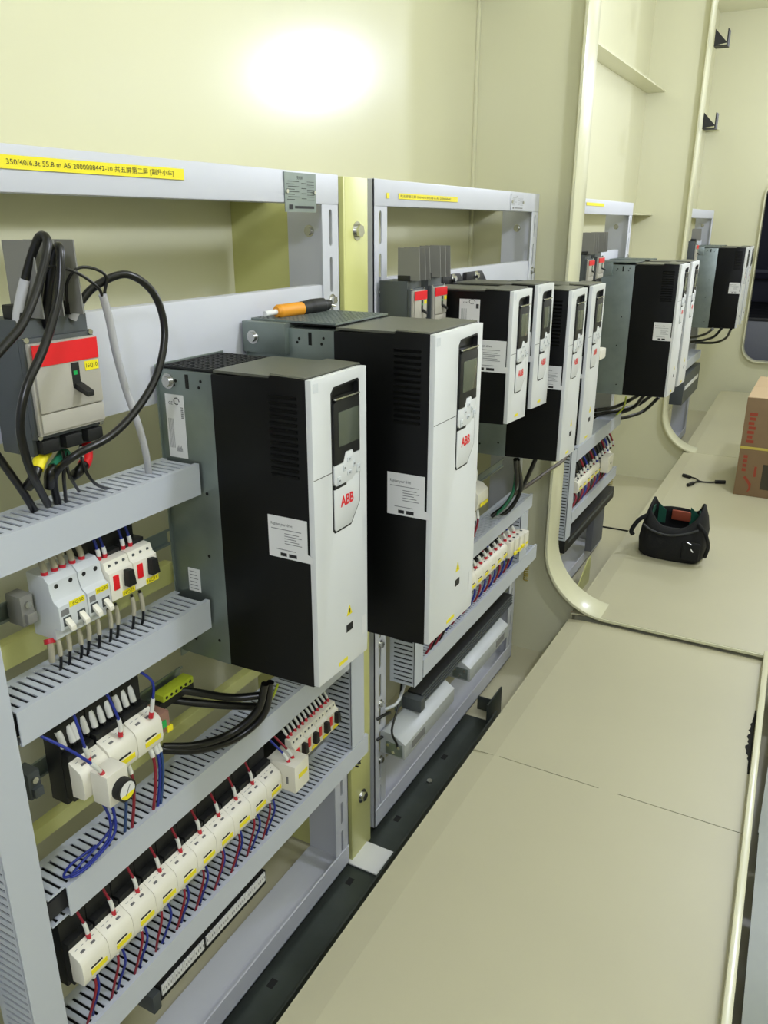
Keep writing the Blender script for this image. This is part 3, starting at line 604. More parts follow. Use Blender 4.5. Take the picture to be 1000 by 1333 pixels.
# ================================================================== wires
def wire(name, pts, r, m, label, cat='wire', group=None, sleeve=None, fer=None, k=5, smat=None, n=7):
    P = smooth_path(pts, k)
    w = B().tube(P, r, n).make(name, m, label=label, cat=cat, group=group)
    if sleeve:
        a, b_ = int(sleeve[0] * (len(P) - 1)), max(int(sleeve[0] * (len(P) - 1)) + 1, int(sleeve[1] * (len(P) - 1)))
        s = B().tube(P[a:b_ + 1], r * (1.55 if r < .005 else 1.18), n).make('marker_sleeve', smat or SLEEVE, w, label='white marker sleeve' if smat is None else 'beige marker sleeve')
    if fer:
        a, b_ = int(fer[0] * (len(P) - 1)), max(int(fer[0] * (len(P) - 1)) + 1, int(fer[1] * (len(P) - 1)))
        B().tube(P[a:b_ + 1], r * 1.75, n).make('ferrule', FER, w, label='red ferrule')
    return w
WP = {
'cabA':[(-1.03,0.784,-0.158),(-1.02,0.786,-0.117),(-1.0,0.798,-0.057),(-0.98,0.806,-0.019),(-0.96,0.801,-0.029),(-0.955,0.773,-0.08),(-0.95,0.736,-0.127),(-0.95,0.705,-0.152),(-0.95,0.656,-0.186)],
'cabB':[(-1.02,0.829,-0.146),(-1.0,0.822,-0.1),(-0.98,0.83,-0.037),(-0.965,0.825,-0.042),(-0.96,0.808,-0.098),(-0.955,0.769,-0.162),(-0.95,0.726,-0.213),(-0.955,0.711,-0.264),(-0.97,0.725,-0.319),(-1.0,0.758,-0.367),(-1.05,0.81,-0.424)],
'cabC':[(-1.02,0.878,-0.139),(-1.01,0.886,-0.118),(-1.0,0.914,-0.092),(-0.98,0.96,-0.077),(-0.965,0.999,-0.108),(-0.96,1.011,-0.167),(-0.955,0.981,-0.232),(-0.955,0.931,-0.28),(-0.96,0.874,-0.314),(-0.97,0.812,-0.331),(-1.0,0.798,-0.356),(-1.03,0.811,-0.387),(-1.06,0.837,-0.438)],
'cabD':[(-1.0,0.686,-0.281),(-1.01,0.716,-0.328),(-1.03,0.753,-0.38),(-1.06,0.792,-0.431)],
'thin1':[(-1.0,0.804,-0.115),(-0.99,0.817,-0.065),(-0.98,0.834,-0.061),(-0.98,0.869,-0.073),(-0.985,0.904,-0.094),(-0.99,0.916,-0.11)],
'thin2':[(-1.02,0.872,-0.122),(-1.0,0.859,-0.086),(-0.99,0.872,-0.065),(-0.985,0.897,-0.065),(-0.985,0.922,-0.078),(-0.99,0.92,-0.103)],
'conduit':[(-0.99,0.916,-0.105),(-1.0,0.933,-0.143),(-1.01,0.948,-0.194),(-1.02,0.969,-0.255),(-1.02,0.981,-0.296),(-1.02,0.993,-0.339),(-1.03,1.011,-0.386),(-1.05,1.033,-0.432)],
'low1':[(-1.03,0.836,-0.341),(-1.0,0.813,-0.345),(-1.0,0.807,-0.371),(-1.05,0.845,-0.432)],
'low2':[(-1.03,0.843,-0.345),(-1.0,0.816,-0.361),(-1.01,0.832,-0.387),(-1.06,0.882,-0.424)],
'low3':[(-1.03,0.872,-0.339),(-1.0,0.846,-0.354),(-1.0,0.855,-0.382),(-1.02,0.889,-0.41),(-1.06,0.954,-0.442)],
'lugY':[(-1.04,0.813,-0.336),(-1.02,0.784,-0.341),(-1.01,0.762,-0.36),(-1.02,0.756,-0.375)],
'lugR':[(-1.04,0.892,-0.342),(-1.02,0.871,-0.36),(-1.01,0.847,-0.371),(-1.03,0.848,-0.384)],
'lugG':[(-1.04,0.847,-0.347),(-1.02,0.814,-0.354),(-1.01,0.792,-0.361),(-1.03,0.802,-0.387)],
'mot1':[(-0.93,1.185,-0.921),(-0.95,1.179,-0.99),(-0.99,1.133,-1.034),(-1.02,1.058,-1.026),(-1.06,1.005,-1.01)],
'mot2':[(-0.93,1.204,-0.927),(-0.95,1.199,-1.012),(-0.99,1.144,-1.055),(-1.02,1.057,-1.038),(-1.06,1.0,-1.014)],
'mot3':[(-0.95,1.195,-0.961),(-1.0,1.153,-0.958),(-1.05,1.092,-0.925),(-1.09,1.057,-0.91)],
'mot4':[(-0.96,1.219,-1.007),(-1.0,1.151,-0.977),(-1.05,1.101,-0.957),(-1.09,1.069,-0.943)],
'gy':[(-0.95,1.257,-0.966),(-0.95,1.238,-0.985),(-0.97,1.231,-1.021),(-1.0,1.248,-1.067)],
'c4a':[(-0.95,2.774,-0.829),(-0.97,2.858,-0.952),(-1.0,2.85,-1.033),(-1.04,2.794,-1.077)],
'c4b':[(-0.95,2.8,-0.836),(-0.97,2.917,-0.984),(-1.0,2.907,-1.067),(-1.04,2.865,-1.109)],
'c4c':[(-0.92,2.922,-0.862),(-0.96,2.947,-0.959),(-1.02,3.034,-1.059)],
'c4g':[(-0.97,2.847,-0.887),(-0.98,2.857,-0.984),(-1.0,2.817,-1.039),(-1.03,2.809,-1.073)],
'c4r':[(-0.95,3.644,-0.834),(-0.93,3.513,-0.929),(-0.93,3.371,-0.973),(-0.94,3.185,-0.978),(-0.97,3.031,-1.0),(-1.02,2.957,-1.036)],
'c5a':[(-0.84,4.535,-0.892),(-0.9,4.603,-0.976),(-0.97,4.55,-1.008),(-1.05,4.358,-1.009)],
'c5b':[(-0.82,4.653,-0.911),(-0.9,4.706,-0.982),(-0.97,4.542,-0.989),(-1.05,4.35,-0.986)],
'c5c':[(-0.8,4.786,-0.942),(-0.88,4.804,-1.035),(-0.95,4.67,-1.053),(-1.03,4.55,-1.06)],
'c5d':[(-0.86,4.469,-0.883),(-0.92,4.539,-0.931),(-0.98,4.483,-0.962),(-1.05,4.341,-0.959)],
'c5y':[(-0.9,4.37,-0.877),(-0.93,4.483,-0.956),(-0.97,4.46,-1.008),(-1.04,4.416,-1.05)],
'c6a':[(-0.7,7.153,-0.801),(-0.75,7.346,-0.9),(-0.85,7.481,-0.961),(-1.0,7.445,-0.967)],
'c6b':[(-0.75,6.968,-0.778),(-0.8,6.985,-0.849),(-0.9,7.125,-0.903),(-1.0,7.214,-0.932)],
'c6c':[(-0.8,6.821,-0.772),(-0.86,6.981,-0.828),(-0.95,7.159,-0.879),(-1.05,7.324,-0.917)],
}
for k_, f_ in (('c5a', 1.055), ('c5b', 1.055), ('c5c', 1.055), ('c5d', 1.055), ('c5y', 1.055), ('c6a', 1.09), ('c6b', 1.09), ('c6c', 1.09)):
    WP[k_] = [tuple(c * f_ for c in q) for q in WP[k_]]
TC = 0.0062
wire('power_cable', WP['cabA'], TC, CABLE, 'thick black cable arching over the large breaker and leaving the left edge', 'cable', sleeve=(0.05, .22), smat=CLEAR, k=6, n=10)
wire('power_cable', WP['cabB'], TC, CABLE, 'thick black cable arching down in front of the large breaker', 'cable', k=6, n=10)
wire('power_cable', WP['cabC'], TC, CABLE, 'thick black cable making the widest loop, right of the large breaker', 'cable', sleeve=(0.0, .10), smat=CLEAR, k=8, n=10)
wire('power_cable', WP['cabD'], TC, CABLE, 'thick black cable entering the top duct at the left edge', 'cable', n=10)
wire('thin_wire', WP['thin1'], .0024, CABLE, 'thin black wire running from behind the arching cable into the grey conduit', 'wire')
wire('thin_wire', WP['thin2'], .0024, CABLE, 'thin black wire forming a small arch right of the breaker barriers', 'wire')
wire('flexible_conduit', WP['conduit'], .0062, CLEAR, 'pale grey flexible conduit dropping into the topmost duct', 'conduit', k=8, n=10)
wire('thin_wire', WP['low1'], .0030, CABLE, 'short thin black wire below the large breaker, leftmost of three', 'wire')
wire('thin_wire', WP['low2'], .0028, CABLE, 'short thin black wire below the large breaker, middle of three', 'wire')
wire('thin_wire', WP['low3'], .0028, CABLE, 'thin black wire with a white sleeve curving right below the large breaker', 'wire', sleeve=(.05, .22))
def lug_cable(key, m, label):
    P = smooth_path(WP[key], 6); n = len(P)
    w = B().tube(P[n // 2 - 1:], .0085, 10).make('cable_tail', CABLE, label=label, cat='cable')
    B().tube(P[:n // 2 + 1], .0098, 10).make('shrink_sleeve', m, w, label='coloured sleeve')
lug_cable('lugY', YEL, 'thick cable tail with a yellow sleeve below the large breaker')
lug_cable('lugG', GREENW, 'thick cable tail with a green sleeve below the large breaker')
lug_cable('lugR', RED, 'thick cable tail with a red sleeve below the large breaker')
for key, lb in (('mot1', 'thick black motor cable curving under the nearest drive, outer one'), ('mot2', 'thick black motor cable curving under the nearest drive, inner one'),
                ('mot3', 'thick black cable under the nearest drive, upper of two going straight left'), ('mot4', 'thick black cable under the nearest drive, lower of two going straight left')):
    wire('motor_cable', WP[key], .0085, CABLE, lb, 'cable', k=8, n=10)
wire('earth_wire', WP['gy'], .003, YGW, 'yellow-green earth wire below the nearest drive', 'wire', k=6)
for key, lb in (('c4a', 'black cable below the small drives of the second rack, leftmost of three'), ('c4b', 'black cable below the small drives of the second rack, middle of three'), ('c4c', 'black cable below the tall drive of the second rack, rightmost of three')):
    wire('motor_cable', WP[key], .0085, CABLE, lb, 'cable', k=8, n=10)
wire('motor_cable', WP['c4g'], .006, GREENW, 'dark green cable entering the duct of the second rack', 'cable', k=8)
wire('control_cable', WP['c4r'], .0075, mat('grey_brown_cable', (92, 84, 76), .5), 'long greyish cable sagging from the painted rim to the duct of the second rack', 'cable', k=8, n=10)
for key, lb in (('c5a', 'black cable below the metal-backed drive, second from left'), ('c5b', 'black cable below the metal-backed drive, third from left'), ('c5c', 'black cable below the metal-backed drive, rightmost and most slack'), ('c5d', 'black cable below the metal-backed drive, leftmost')):
    wire('motor_cable', WP[key], .011, CABLE, lb, 'cable', k=8, n=9)
wire('earth_wire', WP['c5y'], .005, YGW, 'yellow-green earth wire below the metal-backed drive', 'wire', k=6)
for key, lb in (('c6a', 'black cable below the farthest drives, most slack'), ('c6b', 'black cable below the farthest drives, middle one'), ('c6c', 'black cable below the farthest drives, shortest')):
    wire('motor_cable', WP[key], .011, CABLE, lb, 'cable', k=8, n=9)
# ================================================================== row of small breakers
def mcb2(y0, w, label, tag):
    d = thing('miniature_breaker', label, 'circuit breaker', (-1.06, y0 + w / 2, -0.648))
    poly = [(-1.085, -0.648), (-1.034, -0.648), (-1.034, -0.628), (-1.018, -0.628), (-1.018, -0.585), (-1.028, -0.578), (-1.034, -0.560), (-1.034, -0.548), (-1.044, -0.538), (-1.085, -0.535)]
    bd = B().prism(poly, 'y', y0 + .0004, y0 + w - .0004).make('body', LGREY, d, bevel=.001)
    for i in range(2): B().cyl((-1.0345, y0 + w * (.25 + .5 * i), -0.556), (-1.0337, y0 + w * (.25 + .5 * i), -0.556), .0042, 12).make('terminal_hole', INK, bd)
    for i in range(2):
        y = y0 + w * (.25 + .5 * i)
        bx(-1.0185, -1.0172, y - .008, y + .008, -0.622, -0.606).make('toggle_slot', DGREY, bd)
        B().hexa([(-1.018, y - .005, -.616), (-1.004, y - .005, -.628), (-1.004, y + .005, -.628), (-1.018, y + .005, -.616), (-1.018, y - .005, -.608), (-1.004, y - .005, -.620), (-1.004, y + .005, -.620), (-1.018, y + .005, -.608)]).make('toggle', OFFW, d, bevel=.001)
    tg = bx(-1.018, -1.0172, y0 + w * .38, y0 + w * .92, -0.593, -0.583).make('tag', YEL, bd, label='yellow tag')
    lettering(B(), tag, (-1.0170, y0 + w * .42, -0.5915), 'x', .0062, w * .45).make('lettering', INK, tg)
    b = B(); b.box(-1.018, -1.0176, y0 + .004, y0 + w * .34, -.603, -.592); b.make('fine_print', INKG, bd)
    return d
mcb2(0.776, 0.058, 'pale grey two-pole breaker at the left of the small breaker row', '16Q10')
mcb2(0.835, 0.050, 'pale grey two-pole breaker beside the one at the left of the small breaker row', '16Q20')
def starter(y0, w, zc, xf, label, tag=None):
    d = thing('motor_starter', label, 'motor starter', (xf - .04, y0 + w / 2, zc - .04))
    bx(RX + .012, xf - .028, y0 + .0004, y0 + w - .0004, zc - .048, zc + .045).make('base', BLK, d, bevel=.001)
    bd = B().prism([(xf - .030, zc - .038), (xf, zc - .034), (xf, zc + .018), (xf - .008, zc + .022), (xf - .012, zc + .036), (xf - .030, zc + .038)], 'y', y0 + .0004, y0 + w - .0004).make('front', OFFW, d, bevel=.001)
    bx(xf - .001, xf + .002, y0 + w * .14, y0 + w * .36, zc - .015, zc + .012).make('stop_button', RED, d, bevel=.001)
    yk = y0 + w * .74
    B().prism([(yk - w * .17, zc - .016), (yk + w * .17, zc - .016), (yk + w * .10, zc + .014), (yk - w * .15, zc + .016)], 'x', xf - .001, xf + .012).make('rotary_knob', BLK, d, bevel=.002)
    for i in range(3): B().cyl((xf - .0105, y0 + w * (.2 + .3 * i), zc + .028), (xf - .0092, y0 + w * (.2 + .3 * i), zc + .028), .0032, 10).make('terminal_screw', DGREY, bd)
    tg = bx(xf + .0002, xf + .001, y0 + w * .45, y0 + w * .98, zc - .033, zc - .023).make('tag', YEL, bd, label='yellow tag')
    if tag: lettering(B(), tag, (xf + .0013, y0 + w * .5, zc - .0315), 'x', .0062, w * .42).make('lettering', INK, tg)
    return d
starter(0.886, 0.055, -0.588, -1.018, 'ivory motor starter with a red button and black knob, beside the grey breakers', '16Q25')
starter(0.942, 0.058, -0.588, -1.018, 'ivory motor starter with a red button, at the right end of the small breaker row', '16Q15')
def end_clip(x, y, z, label):
    d = thing('end_clamp', label, 'rail clamp', (x, y, z - .03))
    b = B(); b.box(x - .018, x + .018, y - .012, y + .012, z - .026, z + .026); b.box(x + .010, x + .026, y - .008, y + .010, z - .022, z - .004); b.make('clamp_body', DGREY if z < -.7 else MGREY, d, bevel=.002)
    b = B(); b.cyl((x + .018, y, z + .010), (x + .022, y, z + .010), .006, 10); b.make('screw', ZINC, d)
end_clip(-1.078, 0.752, -0.588, 'grey rail clamp at the left of the small breaker row')
end_clip(-1.078, 0.712, -0.900, 'dark rail clamp left of the contactors with the timer dial')
# wires above and below the small breakers
for i, (y, col) in enumerate(((0.786, 0), (0.806, 0), (0.822, 0), (0.842, 0), (0.862, 0), (0.893, 1), (0.906, 1), (0.949, 1), (0.966, 1))):
    x = -1.052 if not col else -1.046
    zt = -0.538 if not col else -0.548
    lb = ('white-sleeved blue wire above the ivory motor starters, %s from the left' % ORD[i - 5]) if col else ('beige-sleeved wire above the pale grey breakers, %s from the left' % ORD[i])
    wire('control_wire', [(x - .02, y - .004, -0.486), (x - .008, y - .002, -0.505), (x, y, zt + .012), (x, y, zt - .002)], .0034 if not col else .0026, CABLE if not col else BLUEW, lb, 'wire',
         sleeve=(.35, .85) if not col else (.62, .88), fer=(.80, 1.0) if not col else (.86, 1.0), smat=BSLEEVE if not col else None)
for i, y in enumerate((0.785, 0.806, 0.828, 0.850, 0.870, 0.898, 0.915, 0.955, 0.975)):
    j = random.uniform(-.006, .006)
    wire('control_wire', [(-1.045, y, -0.642), (-1.042, y + j * .3, -0.665), (-1.046, y + j, -0.695), (-1.052, y + j, -0.716)], .0028, CABLE, 'black wire with a beige sleeve below the small breaker row, %s from the left' % ORD[i], 'wire', sleeve=(.10, .55), smat=BSLEEVE)
wire('cable_tail', [(-1.05, 0.775, -0.648), (-1.045, 0.772, -0.662), (-1.05, 0.774, -0.690)], .0055, BSLEEVE, 'beige cable tail with a red collar under the left end of the small breakers', 'cable', fer=(0.0, .3))
# black accessory bar behind the starters
bx(-1.096, -1.060, 0.862, 0.990, -0.545, -0.515).make('terminal_bar', BLK, bevel=.003, label='black terminal bar behind the ivory motor starters', cat='terminal bar')
# ================================================================== contactors
def contactor(y0, w, zc, xf, label, tag=True, body_h=0.10, group=None, depth=0.05):
    d = thing('contactor', label, 'contactor', (xf - .05, y0 + w / 2, zc - .06), group)
    b = B(); b.box(RX + .010, xf - depth, y0 + .0006, y0 + w - .0006, zc - .062, zc + body_h - .03); b.box(xf - depth, xf - depth + .018, y0 + .002, y0 + w - .002, zc - .05, zc + .045)
    b.make('coil_body', BLK, d, bevel=.002)
    fr = B().prism([(xf - depth + .0182, zc - .036), (xf - .003, zc - .034), (xf, zc - .020), (xf - .001, zc + .010), (xf - .006, zc + .020), (xf - .012, zc + .024), (xf - depth + .0182, zc + .034)], 'y', y0 + .0003, y0 + w - .0003).make('auxiliary_block', OFFW, d, bevel=.0007)
    b = B()
    for i in range(4): b.box(xf - .030, xf - .024, y0 + w * (.14 + .2 * i), y0 + w * (.24 + .2 * i), zc + .0285 - .0 * i, zc + .0305)
    for i in range(2): b.box(xf - .018, xf - .014, y0 + w * (.22 + .38 * i), y0 + w * (.36 + .38 * i), zc + .0235, zc + .0275)
    b.make('terminal_print', INKG, fr)
    bx(xf - .0012, xf + .0008, y0 + w * .30, y0 + w * .72, zc - .008, zc - .005).make('indicator_slot', INK, fr)
    if tag:
        t = bx(xf - .0014, xf + .0009, y0 + w * .28, y0 + w * .88, zc - .022, zc - .012).make('tag', YEL, fr, label='yellow tag')
    return d
# row with the timer
contactor(0.760, 0.062, -0.912, -1.000, 'contactor carrying the block with the black timer dial', tag=False, body_h=.13)
contactor(0.823, 0.064, -0.908, -1.000, 'ivory-fronted contactor next to the one with the timer dial', body_h=.13)
contactor(0.888, 0.066, -0.908, -1.000, 'ivory-fronted contactor with a yellow tag at the right end of the timer row', body_h=.13)
t = thing('timer_block', 'ivory timer block with a black dial on the leftmost contactor of its row', 'timer', (-.975, .805, -.958))
bx(-.9990, -.958, 0.775, 0.822, -0.956, -0.893).make('timer_body', OFFW, t, bevel=.002)
dl = B().cyl((-.958, 0.802, -0.930), (-.942, 0.802, -0.930), .0205, 28).make('dial', BLK, t, bevel=.001)
B().cyl((-.942, 0.802, -0.930), (-.9412, 0.802, -0.930), .0168, 28).make('dial_face', PAPER, dl)
b = B(); b.prism([(.802 + .0165 * math.cos(a), -.930 + .0165 * math.sin(a)) for a in [math.radians(200 + 14 * i) for i in range(11)]], 'x', -.9412, -.9408); b.make('tag', YEL, dl)
B().prism([(.796, -.937), (.798, -.938), (.809, -.920), (.808, -.919)], 'x', -.9408, -.9404).make('pointer', INKG, dl)
wsrc = (((-1.02, .700, -.776), (-.985, .735, -.82), (-.972, .765, -.865), (-.975, .783, -.895)), ((-1.02, .775, -.776), (-1.01, .775, -.81), (-1.01, .783, -.86), (-1.012, .788, -.882)),
        ((-1.025, .85, -.776), (-1.015, .855, -.81), (-1.01, .862, -.85), (-1.012, .862, -.880)), ((-1.02, .925, -.776), (-1.005, .945, -.81), (-1.005, .94, -.85), (-1.008, .934, -.882)))
for i, p in enumerate(wsrc):
    wire('control_wire', p, .0027, BLUEW, 'blue wire above the timer row, %s from the left' % ORD[i], 'wire', sleeve=(.62, .94), fer=(.93, 1.0))
for i, y in enumerate((.762, .782, .792, .812, .832, .850, .868, .890, .908, .926)):
    wire('control_wire', [(-1.075, y - .004, -.778), (-1.066, y, -.80), (-1.052, y + .004, -.83), (-1.045, y + .006, -.862)], .004, CABLE, 'white-marked black wire above the timer row, %s from the left' % ORD[i], 'wire', sleeve=(.62, .97))
wire('control_wire', [(-1.0, .800, -.962), (-.995, .81, -1.0), (-.99, .80, -1.045), (-.995, .742, -1.070), (-1.01, .715, -1.078), (-1.02, .745, -1.079), (-1.015, .80, -1.060), (-1.0, .815, -1.02), (-1.005, .812, -.97)], .0026, BLUEW, 'blue wire lying in loops on the duct below the timer block', 'wire', k=8)
wire('control_wire', [(-1.0, .790, -.962), (-.995, .80, -1.01), (-.995, .79, -1.05), (-1.005, .74, -1.076), (-1.02, .71, -1.079), (-1.035, .735, -1.080), (-1.03, .79, -1.078)], .0026, BLUEW, 'second blue wire looping on the duct below the timer block', 'wire', k=8)
wire('control_wire', [(-1.005, .845, -.945), (-1.002, .848, -1.0), (-1.01, .848, -1.05), (-1.02, .85, -1.09)], .003, mat('teal_wire', (40, 70, 120), .4), 'dark blue wire dropping straight from the second contactor of the timer row', 'wire')
for i, (y, m, nm) in enumerate(((.925, REDW, 'red'), (.937, BLUEW, 'blue'), (.945, mat('teal_wire', (40, 70, 120), .4), 'dark blue'), (.868, REDW, 'dark red'))):
    wire('control_wire', [(-1.01, y, -.945), (-1.006, y + .004, -.98), (-1.008, y + .002, -1.03), (-1.015, y - .004, -1.088)], .0032, m, '%s wire dropping from the %s of the timer row into the duct' % (nm, 'right contactor' if i < 3 else 'middle contactor'), 'wire', sleeve=(.02, .2))
# relay and earth terminal at the right end of that row
t = thing('plug_relay', 'small clear relay with a green flag and yellow tag right of the timer row', 'relay', (-1.02, .966, -.945))
bx(-1.060, -1.012, .957, .985, -.938, -.895).make('relay_body', mat('relay_amber', (150, 112, 96), .2), t, bevel=.002)
bx(-1.0118, -1.009, .962, .973, -.925, -.910).make('flag', GREEN, t)
bx(-1.0118, -1.008, .974, .988, -.940, -.928).make('tag', YEL, t)
t = thing('earth_terminal', 'yellow-green earth terminal strip on the rail left of the nearest drive cables', 'terminal block', (-1.075, 1.06, -.93))
b = B(); b.box(-1.088, -1.060, 1.020, 1.110, -.915, -.900); b.make('terminal_body', YGW, t, bevel=.001)
b = B()
for i in range(6): b.cyl((-1.0602, 1.03 + .014 * i, -.9075), (-1.0592, 1.03 + .014 * i, -.9075), .0035, 8)
b.make('screw', INK, t)
bx(-1.088, -1.066, 1.015, 1.115, -.935, -.917).make('terminal_base', BLK, t)
# long row of ten contactors
PW = 0.0612
for i in range(10):
    y = 0.690 + PW * i
    contactor(y, PW, -1.264, -0.985, 'ivory-fronted contactor, %s from the left in the long row of the nearest rack' % ORD[i], body_h=.13)
for i in range(10):
    y = 0.690 + PW * i + .040
    if i < 9:
        wire('control_wire', [(-1.030, y - .002, -1.150), (-1.024, y - .004, -1.175), (-1.014, y, -1.205), (-1.011, y + .002, -1.236)], .0026, REDW, 'red wire entering the %s contactor of the long row' % ORD[i], 'wire', sleeve=(.60, .93), fer=(.92, 1.0))
    wire('control_wire', [(-1.060, y - .032, -1.152), (-1.052, y - .030, -1.170), (-1.045, y - .024, -1.190), (-1.040, y - .02, -1.215)], .0026, CABLE, 'white-sleeved black wire behind the %s contactor of the long row' % ORD[i], 'wire', sleeve=(.1, .5))
    j = random.uniform(-.006, .006)
    wire('control_wire', [(-1.012, y - .006, -1.300), (-1.000, y - .012 + j, -1.335), (-1.008, y - .022 + j, -1.385), (-1.02, y - .026, -1.430)], .0026, REDW, 'red wire dropping below the %s contactor of the long row' % ORD[i], 'wire', sleeve=(.02, .22))
    wire('control_wire', [(-1.014, y + .004, -1.300), (-1.000, y + .004 - j, -1.345), (-1.012, y - .006 - j, -1.395), (-1.024, y - .006, -1.430)], .0026, BLUEW, 'blue wire dropping below the %s contactor of the long row' % ORD[i], 'wire')
t = thing('interface_block', 'ivory block protruding at the right end of the long contactor row', 'relay block', (-.985, 1.325, -1.31))
bx(-1.03, -.948, 1.303, 1.362, -1.296, -1.222).make('block_body', OFFW, t, bevel=.0015)
bx(-.948, -.9472, 1.318, 1.355, -1.262, -1.250).make('tag', YEL, t); bx(-.975, -.968, 1.3024, 1.303, -1.275, -1.255).make('print', INKG, t)
for i, (y, m, nm) in enumerate(((1.318, BLUEW, 'blue'), (1.335, REDW, 'red'))):
    wire('control_wire', [(-1.03, y - .02, -1.152), (-1.01, y - .012, -1.175), (-.985, y - .003, -1.205), (-.975, y, -1.224)], .0028, m, '%s wire entering the protruding ivory block of the long row' % nm, 'wire', sleeve=(.6, .9), fer=(.9, 1.0))
for i in range(4):
    starter(1.364 + .0515 * i, 0.051, -1.240, -0.990, 'ivory motor starter, %s from the left at the right end of the long row' % ORD[i])
for i in range(12):
    y = 1.372 + .0172 * i; j = random.uniform(-.004, .004)
    wire('control_wire', [(-1.045, y - .006 + j, -1.152), (-1.034, y - .004, -1.170), (-1.022, y, -1.190), (-1.014, y + j, -1.206)], .0024, CABLE if i % 4 else REDW, '%s wire above the motor starters of the long row, %s from the left' % ('black' if i % 4 else 'red', ORD[i]), 'wire', sleeve=(.35, .85), fer=(.85, 1.0))
# terminal strip with numbered tags under the lowest duct
t = thing('terminal_strip', 'long black terminal strip with white number tags under the lowest duct of the nearest rack', 'terminal strip', (-1.075, 1.11, -1.63))
bx(-1.098, -1.052, 0.915, 1.300, -1.615, -1.572).make('strip_body', BLK, t, bevel=.001)
for i in range(46):
    if i == 17: continue
    y = 0.918 + .0082 * i
    bx(-1.0525, -1.049, y, y + .0070, -1.600, -1.573).make('number_tag', PAPER, t)
b = B()
for i in range(46): b.box(-1.0489, -1.0486, .9205 + .0082 * i, .9225 + .0082 * i, -1.590, -1.583)
b.make('numbering', INKG, t)
bx(-1.10, -1.050, 0.890, 0.913, -1.628, -1.580).make('end_clamp', DGREY, t, bevel=.002)
bx(-1.10, -1.094, 0.86, 1.33, -1.610, -1.590).make('strip_rail', GALV, t)
# corrugated hose loops at the rack foot
def hose(base, n, m, label, r=.010):
    P = [(base[0] + r * math.cos(i * .9), base[1] + r * .8 * math.sin(i * .9), base[2] - .0016 * i) for i in range(n)]
    B().tube(P, .0030, 6).make('coiled_wire', m, label=label, cat='wire')
hose((-1.085, 1.825, -1.50), 70, CABLE, 'coiled dark wire hanging at the right end of the lowest duct, beside the post')
hose((-1.06, 3.34, -1.45), 80, mat('ochre_wire', (150, 135, 50), .5), 'coiled ochre wire hanging at the right end of the second rack')
hose((-1.04, 4.85, -1.47), 50, mat('ochre_wire', (150, 135, 50), .5), 'coiled ochre wire hanging on the rack inside the first opening', .013)
# ------------------------------------------------------------------ second rack, lower half
for i in range(9):
    contactor(2.30 + .066 * i, .066, -1.245, -1.000, 'ivory-fronted contactor, %s from the left in the row of the second rack' % ORD[i], body_h=.12)
for i in range(4):
    y = 2.895 + .044 * i
    t = thing('interface_block', 'protruding ivory block on the second rack, %s from the left' % ORD[i], 'relay block', (-1.0, y + .02, -1.29))
    bx(-1.06, -.972 - .006 * (3 - i) + .012 * 0, y, y + .042, -1.285, -1.215).make('block_body', OFFW, t, bevel=.002)
    bx(-.9785 + .0, -.9705, y + .008, y + .034, -1.268, -1.258).make('tag', YEL, t)
    b = B(); b.cyl((-1.0, y + .02, -1.2155), (-1.0, y + .02, -1.2140), .006, 8); b.make('terminal_hole', INK, t)
cm = (REDW, BLUEW, CABLE, CABLE, REDW, BLUEW, CABLE); cn = ('red', 'blue', 'black', 'black', 'red', 'blue', 'black')
for i in range(14):
    y = 2.33 + .052 * i
    wire('control_wire', [(-1.055, y - .02, -1.152), (-1.035, y - .014, -1.172), (-1.022, y, -1.195), (-1.018, y + .004, -1.216)], .0042, cm[i % 7], '%s wire entering the contactor row of the second rack, %s from the left' % (cn[i % 7], ORD[i]), 'wire', sleeve=(.55, .88), fer=(.88, 1.0), k=4, n=6)
    wire('control_wire', [(-1.03, y, -1.278), (-1.012, y - .008, -1.305), (-1.018, y - .022, -1.345), (-1.03, y - .026, -1.372)], .0042, (REDW, BLUEW)[i % 2], '%s wire below the contactor row of the second rack, %s from the left' % (('red', 'blue')[i % 2], ORD[i]), 'wire', sleeve=(.05, .25), k=4, n=6)
for i in range(4):
    y = 2.17 + .035 * i
    wire('control_wire', [(-1.03, y + .05, -1.24), (-1.00, y + .03, -1.29), (-1.006, y + .01, -1.34), (-1.02, y, -1.372)], .004, (REDW, CABLE)[i % 2], '%s wire below the biggest drive, above the lowest duct, %s from the left' % (('red', 'black')[i % 2], ORD[i]), 'wire', k=4, n=6)
# small breaker between the drives and the duct
t = thing('miniature_breaker', 'single ivory breaker with a yellow tag, right of the biggest drive', 'circuit breaker', (-1.04, 2.60, -.985))
B().prism([(-1.09, -.985), (-1.012, -.975), (-1.004, -.945), (-1.006, -.915), (-1.03, -.895), (-1.09, -.885)], 'y', 2.555, 2.655).make('breaker_body', OFFW, t, bevel=.002)
bx(-1.0045, -1.002, 2.575, 2.645, -.966, -.954).make('tag', YEL, t)
for i, (y, m, nm) in enumerate(((2.58, CABLE, 'black'), (2.61, REDW, 'red'))):
    wire('control_wire', [(-1.05, y - .01, -.80), (-1.04, y, -.84), (-1.04, y, -.892)], .004, m, '%s wire above the single ivory breaker right of the biggest drive' % nm, 'wire', sleeve=(.5, .9))
    wire('control_wire', [(-1.03, y, -.98), (-1.02, y - .01, -1.03), (-1.03, y - .02, -1.09)], .004, m, '%s wire below the single ivory breaker right of the biggest drive' % nm, 'wire', sleeve=(.1, .4))
t = thing('mounting_plate', 'grey plate below the small drives of the second rack', 'plate', (-1.06, 2.55, -.80))
bx(-1.097, -1.085, 2.13, 2.64, -.80, -.68).make('plate_body', GREYP, t, bevel=.002)
